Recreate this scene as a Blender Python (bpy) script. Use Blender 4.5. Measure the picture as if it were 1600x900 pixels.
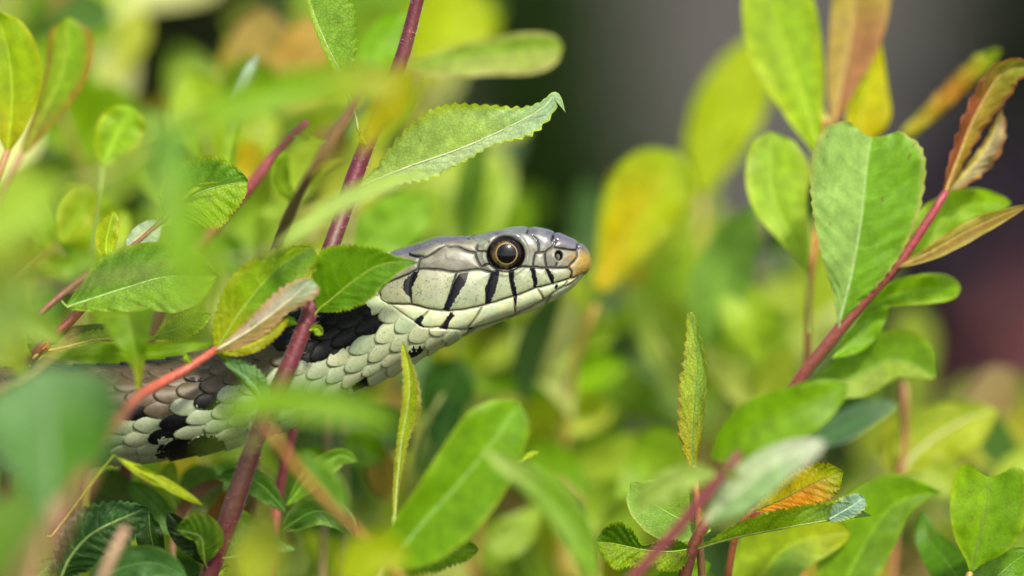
import bpy, math, random
import numpy as np
from mathutils import Vector

scene = bpy.context.scene
for o in list(bpy.data.objects):
    bpy.data.objects.remove(o)
rng = np.random.default_rng(7)
random.seed(7)

# ------------------------------------------------------------------ camera, sky, sun, exposure
PX = 0.000085            # one picture unit at the snake, in metres (1600 across)
DIST = 1.2               # camera to snake
PITCH = math.radians(8)
H0 = 0.24                # height of the snake's head above the ground
RT = np.array((1.0, 0, 0))
FW = np.array((0, math.cos(PITCH), -math.sin(PITCH)))
UP = np.array((0, math.sin(PITCH), math.cos(PITCH)))
ORG = np.array((0, 0, H0))
DP = DIST / PX

cam_data = bpy.data.cameras.new('camera')
cam = bpy.data.objects.new('camera', cam_data)
scene.collection.objects.link(cam)
cam.location = Vector(ORG - FW * DIST)
cam.rotation_euler = (math.radians(90) - PITCH, 0, 0)
cam_data.sensor_width = 36
cam_data.lens = 36 * DIST / (1600 * PX)
cam_data.clip_start = 0.01
cam_data.clip_end = 500
cam_data.dof.use_dof = True
cam_data.dof.focus_distance = DIST - 58 * PX
cam_data.dof.aperture_fstop = 5.4
scene.camera = cam

SUN_EL, SUN_AZ = math.radians(50), math.radians(22)     # azimuth: from +Y (behind the snake), clockwise
SUN_DIR = Vector((math.sin(SUN_AZ) * math.cos(SUN_EL), -math.cos(SUN_AZ) * math.cos(SUN_EL) , math.sin(SUN_EL)))
world = bpy.data.worlds.new('World')
scene.world = world
world.use_nodes = True
wn = world.node_tree.nodes
sky = wn.new('ShaderNodeTexSky')
sky.sky_type = 'NISHITA'
sky.sun_disc = False
sky.sun_elevation = SUN_EL
sky.sun_rotation = math.atan2(SUN_DIR.x, SUN_DIR.y)
sky.air_density = 1.0
sky.dust_density = 3.0
sky.ozone_density = 1.0
world.node_tree.links.new(sky.outputs[0], wn['Background'].inputs[0])
wn['Background'].inputs[1].default_value = 0.1
sun_data = bpy.data.lights.new('sun', 'SUN')
sun_data.energy = 2.6
sun_data.angle = math.radians(6)
sun_data.color = (1.0, 0.92, 0.78)
sun = bpy.data.objects.new('sun', sun_data)
scene.collection.objects.link(sun)
sun.rotation_euler = SUN_DIR.to_track_quat('Z', 'Y').to_euler()
sun.location = (0, 0, 3)
scene.view_settings.view_transform = 'Standard'
scene.view_settings.look = 'None'
scene.view_settings.gamma = 1
scene.view_settings.exposure = 1.13
scene.render.engine = 'CYCLES'
scene.cycles.use_denoising = True
scene.cycles.max_bounces = 10
scene.cycles.transmission_bounces = 8
scene.cycles.diffuse_bounces = 5

# ------------------------------------------------------------------ helpers
def at(x, y, d):
    """a point d units beyond the snake's plane that shows at picture position x, y"""
    x, y, d = np.broadcast_arrays(*[np.asarray(v, float) for v in (x, y, d)])
    f = (DP + d) / DP
    return (ORG + RT * ((x - 800) * f * PX)[..., None] - UP * ((y - 450) * f * PX)[..., None] + FW * (d * PX)[..., None])

def s2l(c):
    c = np.asarray(c, float) / 255
    return np.where(c <= 0.04045, c / 12.92, ((c + 0.055) / 1.055) ** 2.4)

def smooth(a, b, x):
    t = np.clip((x - a) / (b - a), 0, 1)
    return t * t * (3 - 2 * t)

def _hash(i, j, s):
    h = (i.astype(np.int64) * 374761393 + j.astype(np.int64) * 668265263 + s * 974711) & 0x7fffffff
    h = ((h ^ (h >> 13)) * 1274126177) & 0x7fffffff
    return ((h ^ (h >> 16)) & 0xffff) / 65535.0

def noise(x, y, s=0):
    xi, yi = np.floor(x), np.floor(y)
    fx, fy = x - xi, y - yi
    fx, fy = fx * fx * (3 - 2 * fx), fy * fy * (3 - 2 * fy)
    a, b, c, d = _hash(xi, yi, s), _hash(xi + 1, yi, s), _hash(xi, yi + 1, s), _hash(xi + 1, yi + 1, s)
    return (a * (1 - fx) + b * fx) * (1 - fy) + (c * (1 - fx) + d * fx) * fy

def catmull(pts, n=None, t=None):
    """smooth curve through pts (k, dim); t in 0..k-1"""
    p = np.asarray(pts, float)
    k = len(p)
    if t is None:
        t = np.linspace(0, k - 1, n)
    e = np.vstack([2 * p[0] - p[1], p, 2 * p[-1] - p[-2]])
    i = np.clip(np.floor(t).astype(int), 0, k - 2)
    f = (t - i)[:, None]
    a, b, c, d = e[i], e[i + 1], e[i + 2], e[i + 3]
    return 0.5 * (2 * b + (c - a) * f + (2 * a - 5 * b + 4 * c - d) * f ** 2 + (3 * b - a - 3 * c + d) * f ** 3)

def even(pts, n):
    """n points evenly spaced by length on the smooth curve through pts"""
    q = catmull(pts, max(200, n * 3))
    s = np.concatenate([[0], np.cumsum(np.linalg.norm(np.diff(q, axis=0), axis=1))])
    w = np.linspace(0, s[-1], n)
    return np.stack([np.interp(w, s, q[:, j]) for j in range(q.shape[1])], 1), s[-1]

def make_mesh(name, verts, faces, material, parent=None, cols=None, floats=None, vecs=None, origin=None, shade=True):
    verts = np.asarray(verts, float).reshape(-1, 3)
    if origin is None:
        origin = verts.mean(0)
    me = bpy.data.meshes.new(name)
    if cols and 'under' in cols:
        c = np.asarray(cols['col'], float)
        sat = ((c.max(1) - c.min(1)) / (c.max(1) + 1e-6))[:, None]
        sat = smooth(.35, .85, sat)
        cols['pass'] = np.array((1.15, 1.15, 1.0)) * (1 - sat) + np.array((1.75, 1.6, .5)) * sat
    faces = np.asarray(faces, np.int32)
    nf, k = faces.shape
    me.vertices.add(len(verts))
    me.vertices.foreach_set('co', (verts - origin).astype(np.float32).ravel())
    me.loops.add(nf * k)
    me.loops.foreach_set('vertex_index', faces.ravel())
    me.polygons.add(nf)
    me.polygons.foreach_set('loop_start', np.arange(0, nf * k, k, dtype=np.int32))
    me.polygons.foreach_set('loop_total', np.full(nf, k, np.int32))
    me.polygons.foreach_set('use_smooth', np.full(nf, shade, bool))
    for nm, c in (cols or {}).items():
        c = np.asarray(c, float)
        a = me.attributes.new(nm, 'FLOAT_COLOR', 'POINT')
        a.data.foreach_set('color', np.concatenate([c, np.ones((len(c), 1))], 1).astype(np.float32).ravel())
    for nm, c in (floats or {}).items():
        a = me.attributes.new(nm, 'FLOAT', 'POINT')
        a.data.foreach_set('value', np.asarray(c, np.float32).ravel())
    for nm, c in (vecs or {}).items():
        a = me.attributes.new(nm, 'FLOAT_VECTOR', 'POINT')
        a.data.foreach_set('vector', np.asarray(c, np.float32).ravel())
    me.update(calc_edges=True)
    me.validate()
    me.materials.append(material)
    o = bpy.data.objects.new(name, me)
    scene.collection.objects.link(o)
    o.location = Vector(origin)
    if parent is not None:
        o.parent = parent
        p = np.array(parent.get('_org', (0, 0, 0)))
        o.location = Vector(origin - p)
    o['_org'] = [float(v) for v in origin]
    return o

def grid_faces(nu, nv, wrap=False):
    i, j = np.meshgrid(np.arange(nu - 1), np.arange(nv if wrap else nv - 1), indexing='ij')
    j2 = (j + 1) % nv
    return np.stack([i * nv + j, i * nv + j2, (i + 1) * nv + j2, (i + 1) * nv + j], -1).reshape(-1, 4)

def empty(name, org, label, category, group=None):
    o = bpy.data.objects.new(name, None)
    scene.collection.objects.link(o)
    o.empty_display_size = 0.01
    o.location = Vector(org)
    o['_org'] = [float(v) for v in org]
    o['label'], o['category'] = label, category
    if group:
        o['group'] = group
    return o

# ------------------------------------------------------------------ materials
def new_mat(name):
    m = bpy.data.materials.new(name)
    m.use_nodes = True
    nt = m.node_tree
    return m, nt, nt.nodes, nt.links, nt.nodes['Principled BSDF']

def attr(nodes, nm):
    a = nodes.new('ShaderNodeAttribute')
    a.attribute_name = nm
    return a

def mat_leaf():
    m, nt, N, L, B = new_mat('leaf_tissue')
    up, un, uv = attr(N, 'col'), attr(N, 'under'), attr(N, 'luv')
    geo = N.new('ShaderNodeNewGeometry')
    mx = N.new('ShaderNodeMix'); mx.data_type = 'RGBA'
    L.new(geo.outputs['Backfacing'], mx.inputs[0])
    L.new(up.outputs['Color'], mx.inputs[6]); L.new(un.outputs['Color'], mx.inputs[7])
    vor = N.new('ShaderNodeTexVoronoi'); vor.feature = 'DISTANCE_TO_EDGE'; vor.inputs['Scale'].default_value = 1.7
    vor.inputs['Randomness'].default_value = 0.9
    L.new(uv.outputs['Vector'], vor.inputs['Vector'])
    ra = N.new('ShaderNodeMapRange'); ra.inputs[1].default_value = 0.0; ra.inputs[2].default_value = 0.16
    ra.inputs[3].default_value = 1.0; ra.inputs[4].default_value = 0.0
    L.new(vor.outputs['Distance'], ra.inputs[0])
    ns = N.new('ShaderNodeTexNoise'); ns.inputs['Scale'].default_value = 0.5; ns.inputs['Detail'].default_value = 5
    L.new(uv.outputs['Vector'], ns.inputs['Vector'])
    fine = N.new('ShaderNodeTexNoise'); fine.inputs['Scale'].default_value = 5.0; fine.inputs['Detail'].default_value = 2
    L.new(uv.outputs['Vector'], fine.inputs['Vector'])
    # mottling
    hs = N.new('ShaderNodeHueSaturation')
    nr = N.new('ShaderNodeMapRange'); nr.inputs[1].default_value = 0.3; nr.inputs[2].default_value = 0.7
    nr.inputs[3].default_value = 0.8; nr.inputs[4].default_value = 1.2
    L.new(ns.outputs[0], nr.inputs[0]); L.new(nr.outputs[0], hs.inputs['Value'])
    L.new(mx.outputs[2], hs.inputs['Color'])
    net = N.new('ShaderNodeMix'); net.data_type = 'RGBA'; net.blend_type = 'MULTIPLY'
    vs = attr(N, 'net')
    mm = N.new('ShaderNodeMath'); mm.operation = 'MULTIPLY'
    L.new(ra.outputs[0], mm.inputs[0]); L.new(vs.outputs['Fac'], mm.inputs[1])
    L.new(mm.outputs[0], net.inputs[0]); L.new(hs.outputs[0], net.inputs[6]); net.inputs[7].default_value = (0.62, 0.72, 0.6, 1)
    spn = N.new('ShaderNodeTexNoise'); spn.inputs['Scale'].default_value = 0.42; spn.inputs['Detail'].default_value = 3; spn.inputs['Roughness'].default_value = 0.65
    L.new(uv.outputs['Vector'], spn.inputs['Vector'])
    spr = N.new('ShaderNodeMapRange'); spr.inputs[1].default_value = 0.66; spr.inputs[2].default_value = 0.74
    spr.inputs[3].default_value = 0.0; spr.inputs[4].default_value = 0.75
    L.new(spn.outputs[0], spr.inputs[0])
    spot = N.new('ShaderNodeMix'); spot.data_type = 'RGBA'
    L.new(spr.outputs[0], spot.inputs[0]); L.new(net.outputs[2], spot.inputs[6]); spot.inputs[7].default_value = (0.16, 0.11, 0.03, 1)
    L.new(spot.outputs[2], B.inputs['Base Color'])
    B.inputs['Roughness'].default_value = 0.42
    B.inputs['Specular IOR Level'].default_value = 0.3
    sh = B.inputs.get('Sheen Weight')
    if sh: sh.default_value = 0.03
    bsum = N.new('ShaderNodeMath'); bsum.operation = 'SUBTRACT'
    L.new(fine.outputs[0], bsum.inputs[0]); L.new(mm.outputs[0], bsum.inputs[1])
    bp = N.new('ShaderNodeBump'); bp.inputs['Strength'].default_value = 0.35; bp.inputs['Distance'].default_value = 0.00012
    L.new(bsum.outputs[0], bp.inputs['Height'])
    L.new(bp.outputs[0], B.inputs['Normal'])
    tr = N.new('ShaderNodeBsdfTranslucent')
    tc = N.new('ShaderNodeMix'); tc.data_type = 'RGBA'; tc.blend_type = 'MULTIPLY'; tc.inputs[0].default_value = 1
    trm = attr(N, 'pass')
    L.new(spot.outputs[2], tc.inputs[6]); L.new(trm.outputs['Color'], tc.inputs[7])
    L.new(tc.outputs[2], tr.inputs['Color']); L.new(bp.outputs[0], tr.inputs['Normal'])
    ms = N.new('ShaderNodeMixShader'); ms.inputs[0].default_value = 0.54
    L.new(B.outputs[0], ms.inputs[1]); L.new(tr.outputs[0], ms.inputs[2])
    L.new(ms.outputs[0], N['Material Output'].inputs['Surface'])
    return m

def mat_stem():
    m, nt, N, L, B = new_mat('stem_bark')
    c = attr(N, 'col'); tex = N.new('ShaderNodeTexCoord')
    ns = N.new('ShaderNodeTexNoise'); ns.inputs['Scale'].default_value = 1600; ns.inputs['Detail'].default_value = 4
    L.new(tex.outputs['Object'], ns.inputs['Vector'])
    hs = N.new('ShaderNodeHueSaturation')
    nr = N.new('ShaderNodeMapRange'); nr.inputs[1].default_value = 0.3; nr.inputs[2].default_value = 0.7
    nr.inputs[3].default_value = 0.72; nr.inputs[4].default_value = 1.28
    L.new(ns.outputs[0], nr.inputs[0]); L.new(nr.outputs[0], hs.inputs['Value']); L.new(c.outputs['Color'], hs.inputs['Color'])
    L.new(hs.outputs[0], B.inputs['Base Color'])
    B.inputs['Roughness'].default_value = 0.5
    B.inputs['Sheen Weight'].default_value = 0.08
    B.inputs['Sheen Roughness'].default_value = 0.4
    bp = N.new('ShaderNodeBump'); bp.inputs['Strength'].default_value = 0.5; bp.inputs['Distance'].default_value = 0.0002
    L.new(ns.outputs[0], bp.inputs['Height']); L.new(bp.outputs[0], B.inputs['Normal'])
    return m

def mat_snake():
    m, nt, N, L, B = new_mat('snake_skin')
    c, g = attr(N, 'col'), attr(N, 'gloss')
    tex = N.new('ShaderNodeTexCoord')
    ns = N.new('ShaderNodeTexNoise'); ns.inputs['Scale'].default_value = 2200; ns.inputs['Detail'].default_value = 3
    L.new(tex.outputs['Object'], ns.inputs['Vector'])
    hs = N.new('ShaderNodeHueSaturation')
    nr = N.new('ShaderNodeMapRange'); nr.inputs[1].default_value = 0.3; nr.inputs[2].default_value = 0.7
    nr.inputs[3].default_value = 0.9; nr.inputs[4].default_value = 1.1
    L.new(ns.outputs[0], nr.inputs[0]); L.new(nr.outputs[0], hs.inputs['Value']); L.new(c.outputs['Color'], hs.inputs['Color'])
    L.new(hs.outputs[0], B.inputs['Base Color'])
    L.new(g.outputs['Fac'], B.inputs['Roughness'])
    sp = attr(N, 'shine'); L.new(sp.outputs['Fac'], B.inputs['Specular IOR Level'])
    B.inputs['Subsurface Weight'].default_value = 0.12
    B.inputs['Subsurface Radius'].default_value = (0.0008, 0.0006, 0.0003)
    B.inputs['Subsurface Scale'].default_value = 0.5
    bp = N.new('ShaderNodeBump'); bp.inputs['Strength'].default_value = 0.12; bp.inputs['Distance'].default_value = 0.0001
    L.new(ns.outputs[0], bp.inputs['Height']); L.new(bp.outputs[0], B.inputs['Normal'])
    return m

def mat_eye():
    m, nt, N, L, B = new_mat('snake_eye')
    c = attr(N, 'col')
    L.new(c.outputs['Color'], B.inputs['Base Color'])
    B.inputs['Roughness'].default_value = 0.25
    B.inputs['Coat Weight'].default_value = 0.6
    B.inputs['Specular IOR Level'].default_value = 0.1
    B.inputs['Coat Roughness'].default_value = 0.02
    B.inputs['Coat IOR'].default_value = 1.5
    return m

def mat_ground():
    m, nt, N, L, B = new_mat('bare_soil')
    tex = N.new('ShaderNodeTexCoord')
    ns = N.new('ShaderNodeTexNoise'); ns.inputs['Scale'].default_value = 7; ns.inputs['Detail'].default_value = 8
    L.new(tex.outputs['Object'], ns.inputs['Vector'])
    cr = N.new('ShaderNodeValToRGB')
    e = cr.color_ramp.elements
    e[0].position, e[0].color = 0.32, (0.024, 0.022, 0.014, 1)
    e[1].position, e[1].color = 0.7, (0.062, 0.053, 0.036, 1)
    L.new(ns.outputs[0], cr.inputs[0]); L.new(cr.outputs[0], B.inputs['Base Color'])
    B.inputs['Roughness'].default_value = 0.95
    n2 = N.new('ShaderNodeTexNoise'); n2.inputs['Scale'].default_value = 60; n2.inputs['Detail'].default_value = 8
    L.new(tex.outputs['Object'], n2.inputs['Vector'])
    bp = N.new('ShaderNodeBump'); bp.inputs['Strength'].default_value = 0.8; bp.inputs['Distance'].default_value = 0.01
    L.new(n2.outputs[0], bp.inputs['Height']); L.new(bp.outputs[0], B.inputs['Normal'])
    return m

LEAF, STEM, SKIN, EYE, SOIL = mat_leaf(), mat_stem(), mat_snake(), mat_eye(), mat_ground()

# ------------------------------------------------------------------ ground
def build_ground():
    n = 80
    a = np.linspace(-1, 1, n)
    a = np.sign(a) * np.abs(a) ** 3 * 120
    X, Y = np.meshgrid(a, a, indexing='ij')
    r = np.hypot(X, Y)
    Z = (noise(X * 3, Y * 3, 4) - 0.5) * 0.02 * np.exp(-r / 8) - 0.01
    v = np.stack([X, Y, Z], -1).reshape(-1, 3)
    g = make_mesh('ground', v, grid_faces(n, n)[:, ::-1], SOIL, origin=np.zeros(3))
    g['kind'] = 'structure'
build_ground()
# ------------------------------------------------------------------ the snake
def seg_dist(x, y, lines):
    """distance of each point to the nearest of the polylines"""
    best = np.full(x.shape, 1e9)
    for ln in lines:
        ln = np.asarray(ln, float)
        if len(ln) > 2:
            ln = catmull(ln, (len(ln) - 1) * 5 + 1)
        lo, hi = ln.min(0) - 25, ln.max(0) + 25
        k = np.nonzero((x > lo[0]) & (x < hi[0]) & (y > lo[1]) & (y < hi[1]))[0]
        if not len(k):
            continue
        px, py, b = x[k], y[k], best[k]
        for (ax, ay), (bx, by) in zip(ln[:-1], ln[1:]):
            dx, dy = bx - ax, by - ay
            t = np.clip(((px - ax) * dx + (py - ay) * dy) / (dx * dx + dy * dy + 1e-9), 0, 1)
            b = np.minimum(b, np.hypot(px - ax - t * dx, py - ay - t * dy))
        best[k] = b
    return best

def inside(x, y, poly):
    p = np.asarray(poly, float)
    r = np.zeros(x.shape, bool)
    for (ax, ay), (bx, by) in zip(p, np.roll(p, -1, 0)):
        c = ((ay > y) != (by > y))
        with np.errstate(divide='ignore', invalid='ignore'):
            xi = (bx - ax) * (y - ay) / (by - ay) + ax
        r ^= c & (x < xi)
    return r

def q4(pts):
    return [(560 + a / 4, 320 + b / 4) for a, b in pts]

def q5(pts, ox=400, oy=420):
    return [(ox + a / 5, oy + b / 5) for a, b in pts]

PLATE_LINES = [
    # mouth
    [(910, 428), (899, 433.7), (887, 437), (863, 444), (838.5, 450), (806, 462), (760, 476), (728, 483), (700, 485.5), (670, 482.5), (642, 476), (610, 475), (596, 468), (592, 456)],
    # top of the lip plates
    [(888, 418), (852, 418.5), (827, 417.4), (809, 417)],
    [(776, 423), (768, 426), (751.7, 421), (735, 422), (712, 425), (685, 421), (655, 421), (635, 430), (605, 442), (592, 456)],
    # rostral and nasal
    [(903, 385.5), (901.5, 391.6), (901, 402), (889, 416.5), (893, 424), (891.5, 435)],
    [(901, 391), (885, 389.6), (871.5, 387.5), (865, 386)],
    [(869, 376), (864, 385.5), (852, 395), (853.6, 418.5)],
    [(836, 395), (834, 405), (833, 417)], [(837, 394.4), (851, 394.4)],
    [(827, 363.7), (837, 372.4), (841, 381), (841, 393)],
    [(869.5, 411.6), (868, 417)],
    # behind the eye
    [(753, 373), (764, 378.6)], [(746, 380), (745, 391), (751.7, 393), (761, 393)],
    [(753, 373), (747, 378)],
    [(742.7, 395), (745, 405), (751, 416)], [(751.7, 417), (765.5, 412.3), (776.5, 420.6)],
    [(692, 379), (700, 385), (715, 386), (735, 394), (743, 395)],
    [(640, 396), (667, 380), (692, 379)], [(696, 384), (670, 400), (657, 405), (653, 421)], [(640, 397), (661, 401)],
    [(692, 379), (720, 374), (753, 372)],
    # seams between the upper lip plates
    [(713.7, 425), (704, 455), (694, 484)], [(767.5, 426), (762, 450), (759, 475)], [(796, 424), (800, 448), (806, 466)],
    [(831, 418), (836, 450)], [(852.5, 419), (864, 444)], [(646, 427), (641, 452), (643, 474)],
    # lower lip
    [(804, 464), (804.5, 489)], [(752.5, 480), (741, 500), (730, 512)], [(840, 450), (849, 467)], [(870, 444), (868, 452)],
    [(887, 439), (879, 449)], [(707.5, 486), (698, 500), (687, 512)], [(670, 484), (660, 495), (646, 501)],
    [(909, 431), (887.5, 445), (867.5, 455), (847.5, 470), (805, 490), (772.5, 502.5), (732.5, 513), (700, 514), (685, 511), (660, 511), (645, 500), (632.5, 492.5), (612, 478)],
    [(860, 463), (852, 474)], [(812, 487), (790, 499)], [(745, 510), (722, 526)],
]
PLATE_AREA = [(930, 300), (930, 445), (909, 434), (887.5, 447), (867, 457), (847, 472), (805, 492), (772, 504), (732, 515), (700, 516), (660, 513), (645, 502),
              (632, 494), (612, 479), (592, 467), (590, 452), (602, 436), (612, 420), (604, 300)]
BARS = [q4(p) for p in (
    [(632, 428), (692, 424), (658, 510), (605, 590), (566, 664), (528, 655), (560, 580), (590, 500)],
    [(828, 428), (878, 410), (876, 470), (852, 550), (818, 622), (795, 616), (790, 520), (816, 470)],
    [(940, 420), (974, 412), (972, 470), (986, 530), (992, 570), (982, 634), (972, 600), (953, 520), (940, 460)],
    [(1070, 388), (1102, 390), (1115, 460), (1114, 522), (1097, 522), (1084, 460)],
    [(1165, 393), (1190, 400), (1220, 450), (1222, 494), (1204, 494), (1183, 440)],
    [(345, 425), (388, 406), (362, 460), (336, 520), (335, 585), (300, 562), (278, 522), (288, 470)],
    [(576, 668), (598, 690), (564, 740), (556, 782), (500, 772), (530, 745)],
    [(398, 688), (412, 708), (392, 735), (412, 768), (375, 758), (342, 728)],
    [(318, 302), (405, 322), (382, 340), (318, 322)],
    [(625, 835), (690, 775), (735, 764), (690, 785)],
    [(170, 630), (185, 632), (205, 655), (195, 660)],
    [(1236, 498), (1248, 505), (1238, 530), (1230, 520)])]
DARK = [
    # black collar
    [(470, 430), (560, 440), (568, 471), (577, 481), (584, 500), (590, 519), (576, 520), (562, 522), (550, 532), (540, 542), (526, 552), (510, 556), (492, 566), (470, 564), (452, 554), (432, 546), (420, 534), (426, 500)],
    q5([(715, 245), (860, 230), (868, 290), (850, 360), (858, 455), (780, 432), (700, 400), (742, 330), (712, 280)], 160, 540),
    q5([(480, 540), (545, 552), (620, 592), (615, 660), (640, 760), (700, 830), (790, 800), (800, 720), (900, 740), (1000, 735), (1030, 780), (900, 830), (560, 900), (430, 880), (420, 800), (400, 700), (400, 640)], 160, 540),
    q5([(235, 460), (300, 480), (290, 520), (270, 560), (210, 530)], 160, 540),
    [(556, 594), (566, 595), (580, 599), (575, 606), (560, 606)],
    [(646, 547), (655, 545), (650, 556), (644, 556)],
    [(120, 640), (150, 640), (150, 690), (130, 690)], [(60, 660), (90, 655), (95, 700), (65, 710)],
]
PALE = [q5([(430, 790), (490, 710), (560, 715), (580, 760), (540, 850), (440, 850)], 160, 540)]
# station: top x, y, bottom x, y, half width, depth of the middle, head weight
ST = np.array([
    (921.5, 404, 921.5, 409, 3, 0, 1), (918.5, 394, 918.5, 421, 19, 0, 1), (907, 381, 910, 432, 32, 0, 1), (888, 372, 893, 449, 43, 0, 1),
    (862, 362, 868, 466, 51, 0, 1), (832, 356.5, 838, 481, 57, 0, 1), (800, 357.5, 808, 493, 62, 0, 1), (772, 364, 782, 502, 65, 0, 1),
    (745, 368.5, 757, 512, 68, 0, 1), (712, 369.5, 730, 523, 72, 0, 1), (682, 371.5, 706, 536, 75, 1, 1), (655, 380, 686, 545, 77, 2, .9),
    (625, 390, 667, 555, 77, 3, .75), (595, 402, 648, 567, 75, 4, .5), (562, 420, 625, 580, 72, 4, .25), (525, 443, 594, 597, 69, 4, .1),
    (480, 472, 556, 615, 68, 2, 0), (430, 502, 508, 644, 70, 0, 0), (375, 530, 448, 671, 72, -3, 0), (315, 550, 375, 697, 74, -5, 0),
    (255, 563, 300, 713, 75, -4, 0), (195, 569, 225, 723, 76, 0, 0), (130, 572, 148, 728, 77, 10, 0), (60, 574, 65, 733, 78, 30, 0),
    (-20, 578, -20, 739, 78, 60, 0), (-160, 600, -170, 762, 78, 140, 0), (-330, 660, -360, 820, 76, 260, 0), (-480, 770, -540, 915, 72, 420, 0),
    (-600, 940, -690, 1060, 66, 640, 0), (-660, 1180, -780, 1250, 56, 900, 0), (-640, 1480, -750, 1500, 44, 1150, 0), (-560, 1800, -640, 1830, 30, 1350, 0),
    (-430, 2150, -480, 2190, 16, 1500, 0), (-330, 2420, -350, 2445, 4, 1600, 0)])

HEAD_SEC = catmull([(0, 0), (.24, .004), (.46, .022), (.64, .065), (.75, .14), (.82, .25), (.90, .40), (.96, .53), (1.0, .66), (.99, .78), (.90, .89), (.66, .965), (.34, .995), (0, 1)], 240)
_a = np.linspace(0, math.pi, 240)
BODY_SEC = np.stack([np.sin(_a) * (1 + .05 * np.sin(_a) ** 2), (1 - np.cos(_a)) / 2], 1)

def build_snake():
    org = at(225, 723, 0)
    root = empty('grass_snake', org, 'snake with black-barred pale lips and black collar raising its head among the leaves', 'snake')
    cx = np.stack([(ST[:, 0] + ST[:, 2]) / 2, (ST[:, 1] + ST[:, 3]) / 2, ST[:, 5]], 1)
    fine = catmull(cx, 3400)
    tt = np.linspace(0, len(ST) - 1, 3400)
    s = np.concatenate([[0], np.cumsum(np.linalg.norm(np.diff(fine, axis=0), axis=1))])
    s_vis = np.interp(24.3, tt, s)
    u = np.concatenate([np.linspace(0, 1, 26) ** 2 * 14, np.arange(15, 360, 0.85), np.arange(360, s_vis, 1.1), np.arange(s_vis, s[-1], 5.0)])
    t = np.interp(u, s, tt)
    st = catmull(ST, t=t)
    nu = len(u)
    # section shape, evenly spaced round the half ring
    NH = 236
    hw = st[:, 6]
    sec = HEAD_SEC[None] * hw[:, None, None] + BODY_SEC[None] * (1 - hw)[:, None, None]
    hgt = np.hypot(st[:, 2] - st[:, 0], st[:, 3] - st[:, 1])
    H = sec[..., 0] * st[:, 4][:, None]
    V = sec[..., 1]
    al = np.concatenate([np.zeros((nu, 1)), np.cumsum(np.hypot(np.diff(H, axis=1), np.diff(V, axis=1) * hgt[:, None]), axis=1)], 1)
    A = al[:, -1]
    f = np.linspace(0, 1, NH)
    hh, vv = np.empty((nu, NH)), np.empty((nu, NH))
    for i in range(nu):
        w = f * A[i]
        hh[i] = np.interp(w, al[i], H[i]); vv[i] = np.interp(w, al[i], V[i])
    # full ring: camera side top->bottom, then far side bottom->top
    hf = np.concatenate([-hh, hh[:, -2:0:-1]], 1)
    vf = np.concatenate([vv, vv[:, -2:0:-1]], 1)
    arc = np.concatenate([np.broadcast_to(f, (nu, NH)), np.broadcast_to(f[-2:0:-1], (nu, NH - 2))], 1)
    side = np.concatenate([np.ones(NH), -np.ones(NH - 2)])
    nv = hf.shape[1]
    x = st[:, 0][:, None] * (1 - vf) + st[:, 2][:, None] * vf
    y = st[:, 1][:, None] * (1 - vf) + st[:, 3][:, None] * vf
    d = st[:, 5][:, None] + hf
    P = np.stack([x, y, d], -1)
    du = np.gradient(P, axis=0)
    dv = np.roll(P, -1, 1) - np.roll(P, 1, 1)
    n = np.cross(du, dv)
    n /= np.linalg.norm(n, axis=-1, keepdims=True) + 1e-9
    outw = P - np.stack([(st[:, 0] + st[:, 2]) / 2, (st[:, 1] + st[:, 3]) / 2, st[:, 5]], -1)[:, None]
    n *= np.sign(np.sum(n * outw, -1, keepdims=True))
    X, Y = x.ravel(), y.ravel()
    U = np.broadcast_to(u[:, None], x.shape).ravel()
    AR = arc.ravel()
    HN = np.abs(hf).ravel() / np.maximum(st[:, 4], 1)[:, None].repeat(nv, 1).ravel()
    SD = np.broadcast_to(side, x.shape).ravel()
    # ---------------- body scales
    ROWS = 10.8
    L = 40.0
    R = (1 - AR) * ROWS                       # 0 at the belly line, ROWS at the back
    ufade = 1 + 0.25 * smooth(520, 330, U)
    uu = U / (L * 1.0)
    VEN = 2.0
    best = np.full(X.shape, -1e9); fwin = np.ones(X.shape); cu = np.zeros(X.shape); crw = np.zeros(X.shape); sid = np.zeros(X.shape)
    # slight irregularity of the lattice
    ju = (noise(U / 60, R * 0.8, 11) - .5) * 0.22
    jr = (noise(U / 50, R * 0.9, 12) - .5) * 0.22
    up_, rp_ = uu + ju, R + jr
    k0 = np.floor(rp_ - VEN)
    for dk in (-1, 0, 1):
        k = k0 + dk
        off = np.where(np.mod(k, 2) == 0, 0.0, 0.5)
        i0 = np.floor(up_ - off)
        for di in (-1, 0, 1):
            i = i0 + di
            h1 = _hash(i, k, 31)
            p = up_ - (i + 0.5 + off)
            r = rp_ - VEN - (k + 0.5)
            # rounded towards the tail (p > 0), narrowing towards the head
            wid = 0.70 - 0.22 * np.abs(p)
            ff = np.abs(p / 0.68) ** 2.0 + np.abs(r / wid) ** 2.0
            h = 2.6 * p + 1.6 * (1 - np.abs(r / 0.66) ** 2) - 0.9 * np.maximum(ff - .75, 0) * 3 + 0.35 * h1 + 0.5 * np.exp(-(r / .07) ** 2) * smooth(4.5, 6, k)
            h = np.where((ff < 1) & (k >= 0), h, -1e9)
            w = h > best
            best = np.where(w, h, best); fwin = np.where(w, ff, fwin)
            cu = np.where(w, (i + .5 + off), cu); crw = np.where(w, k + .5 + VEN, crw); sid = np.where(w, i * 57 + k * 131, sid)
    ven = (rp_ < VEN + 0.15)
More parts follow.
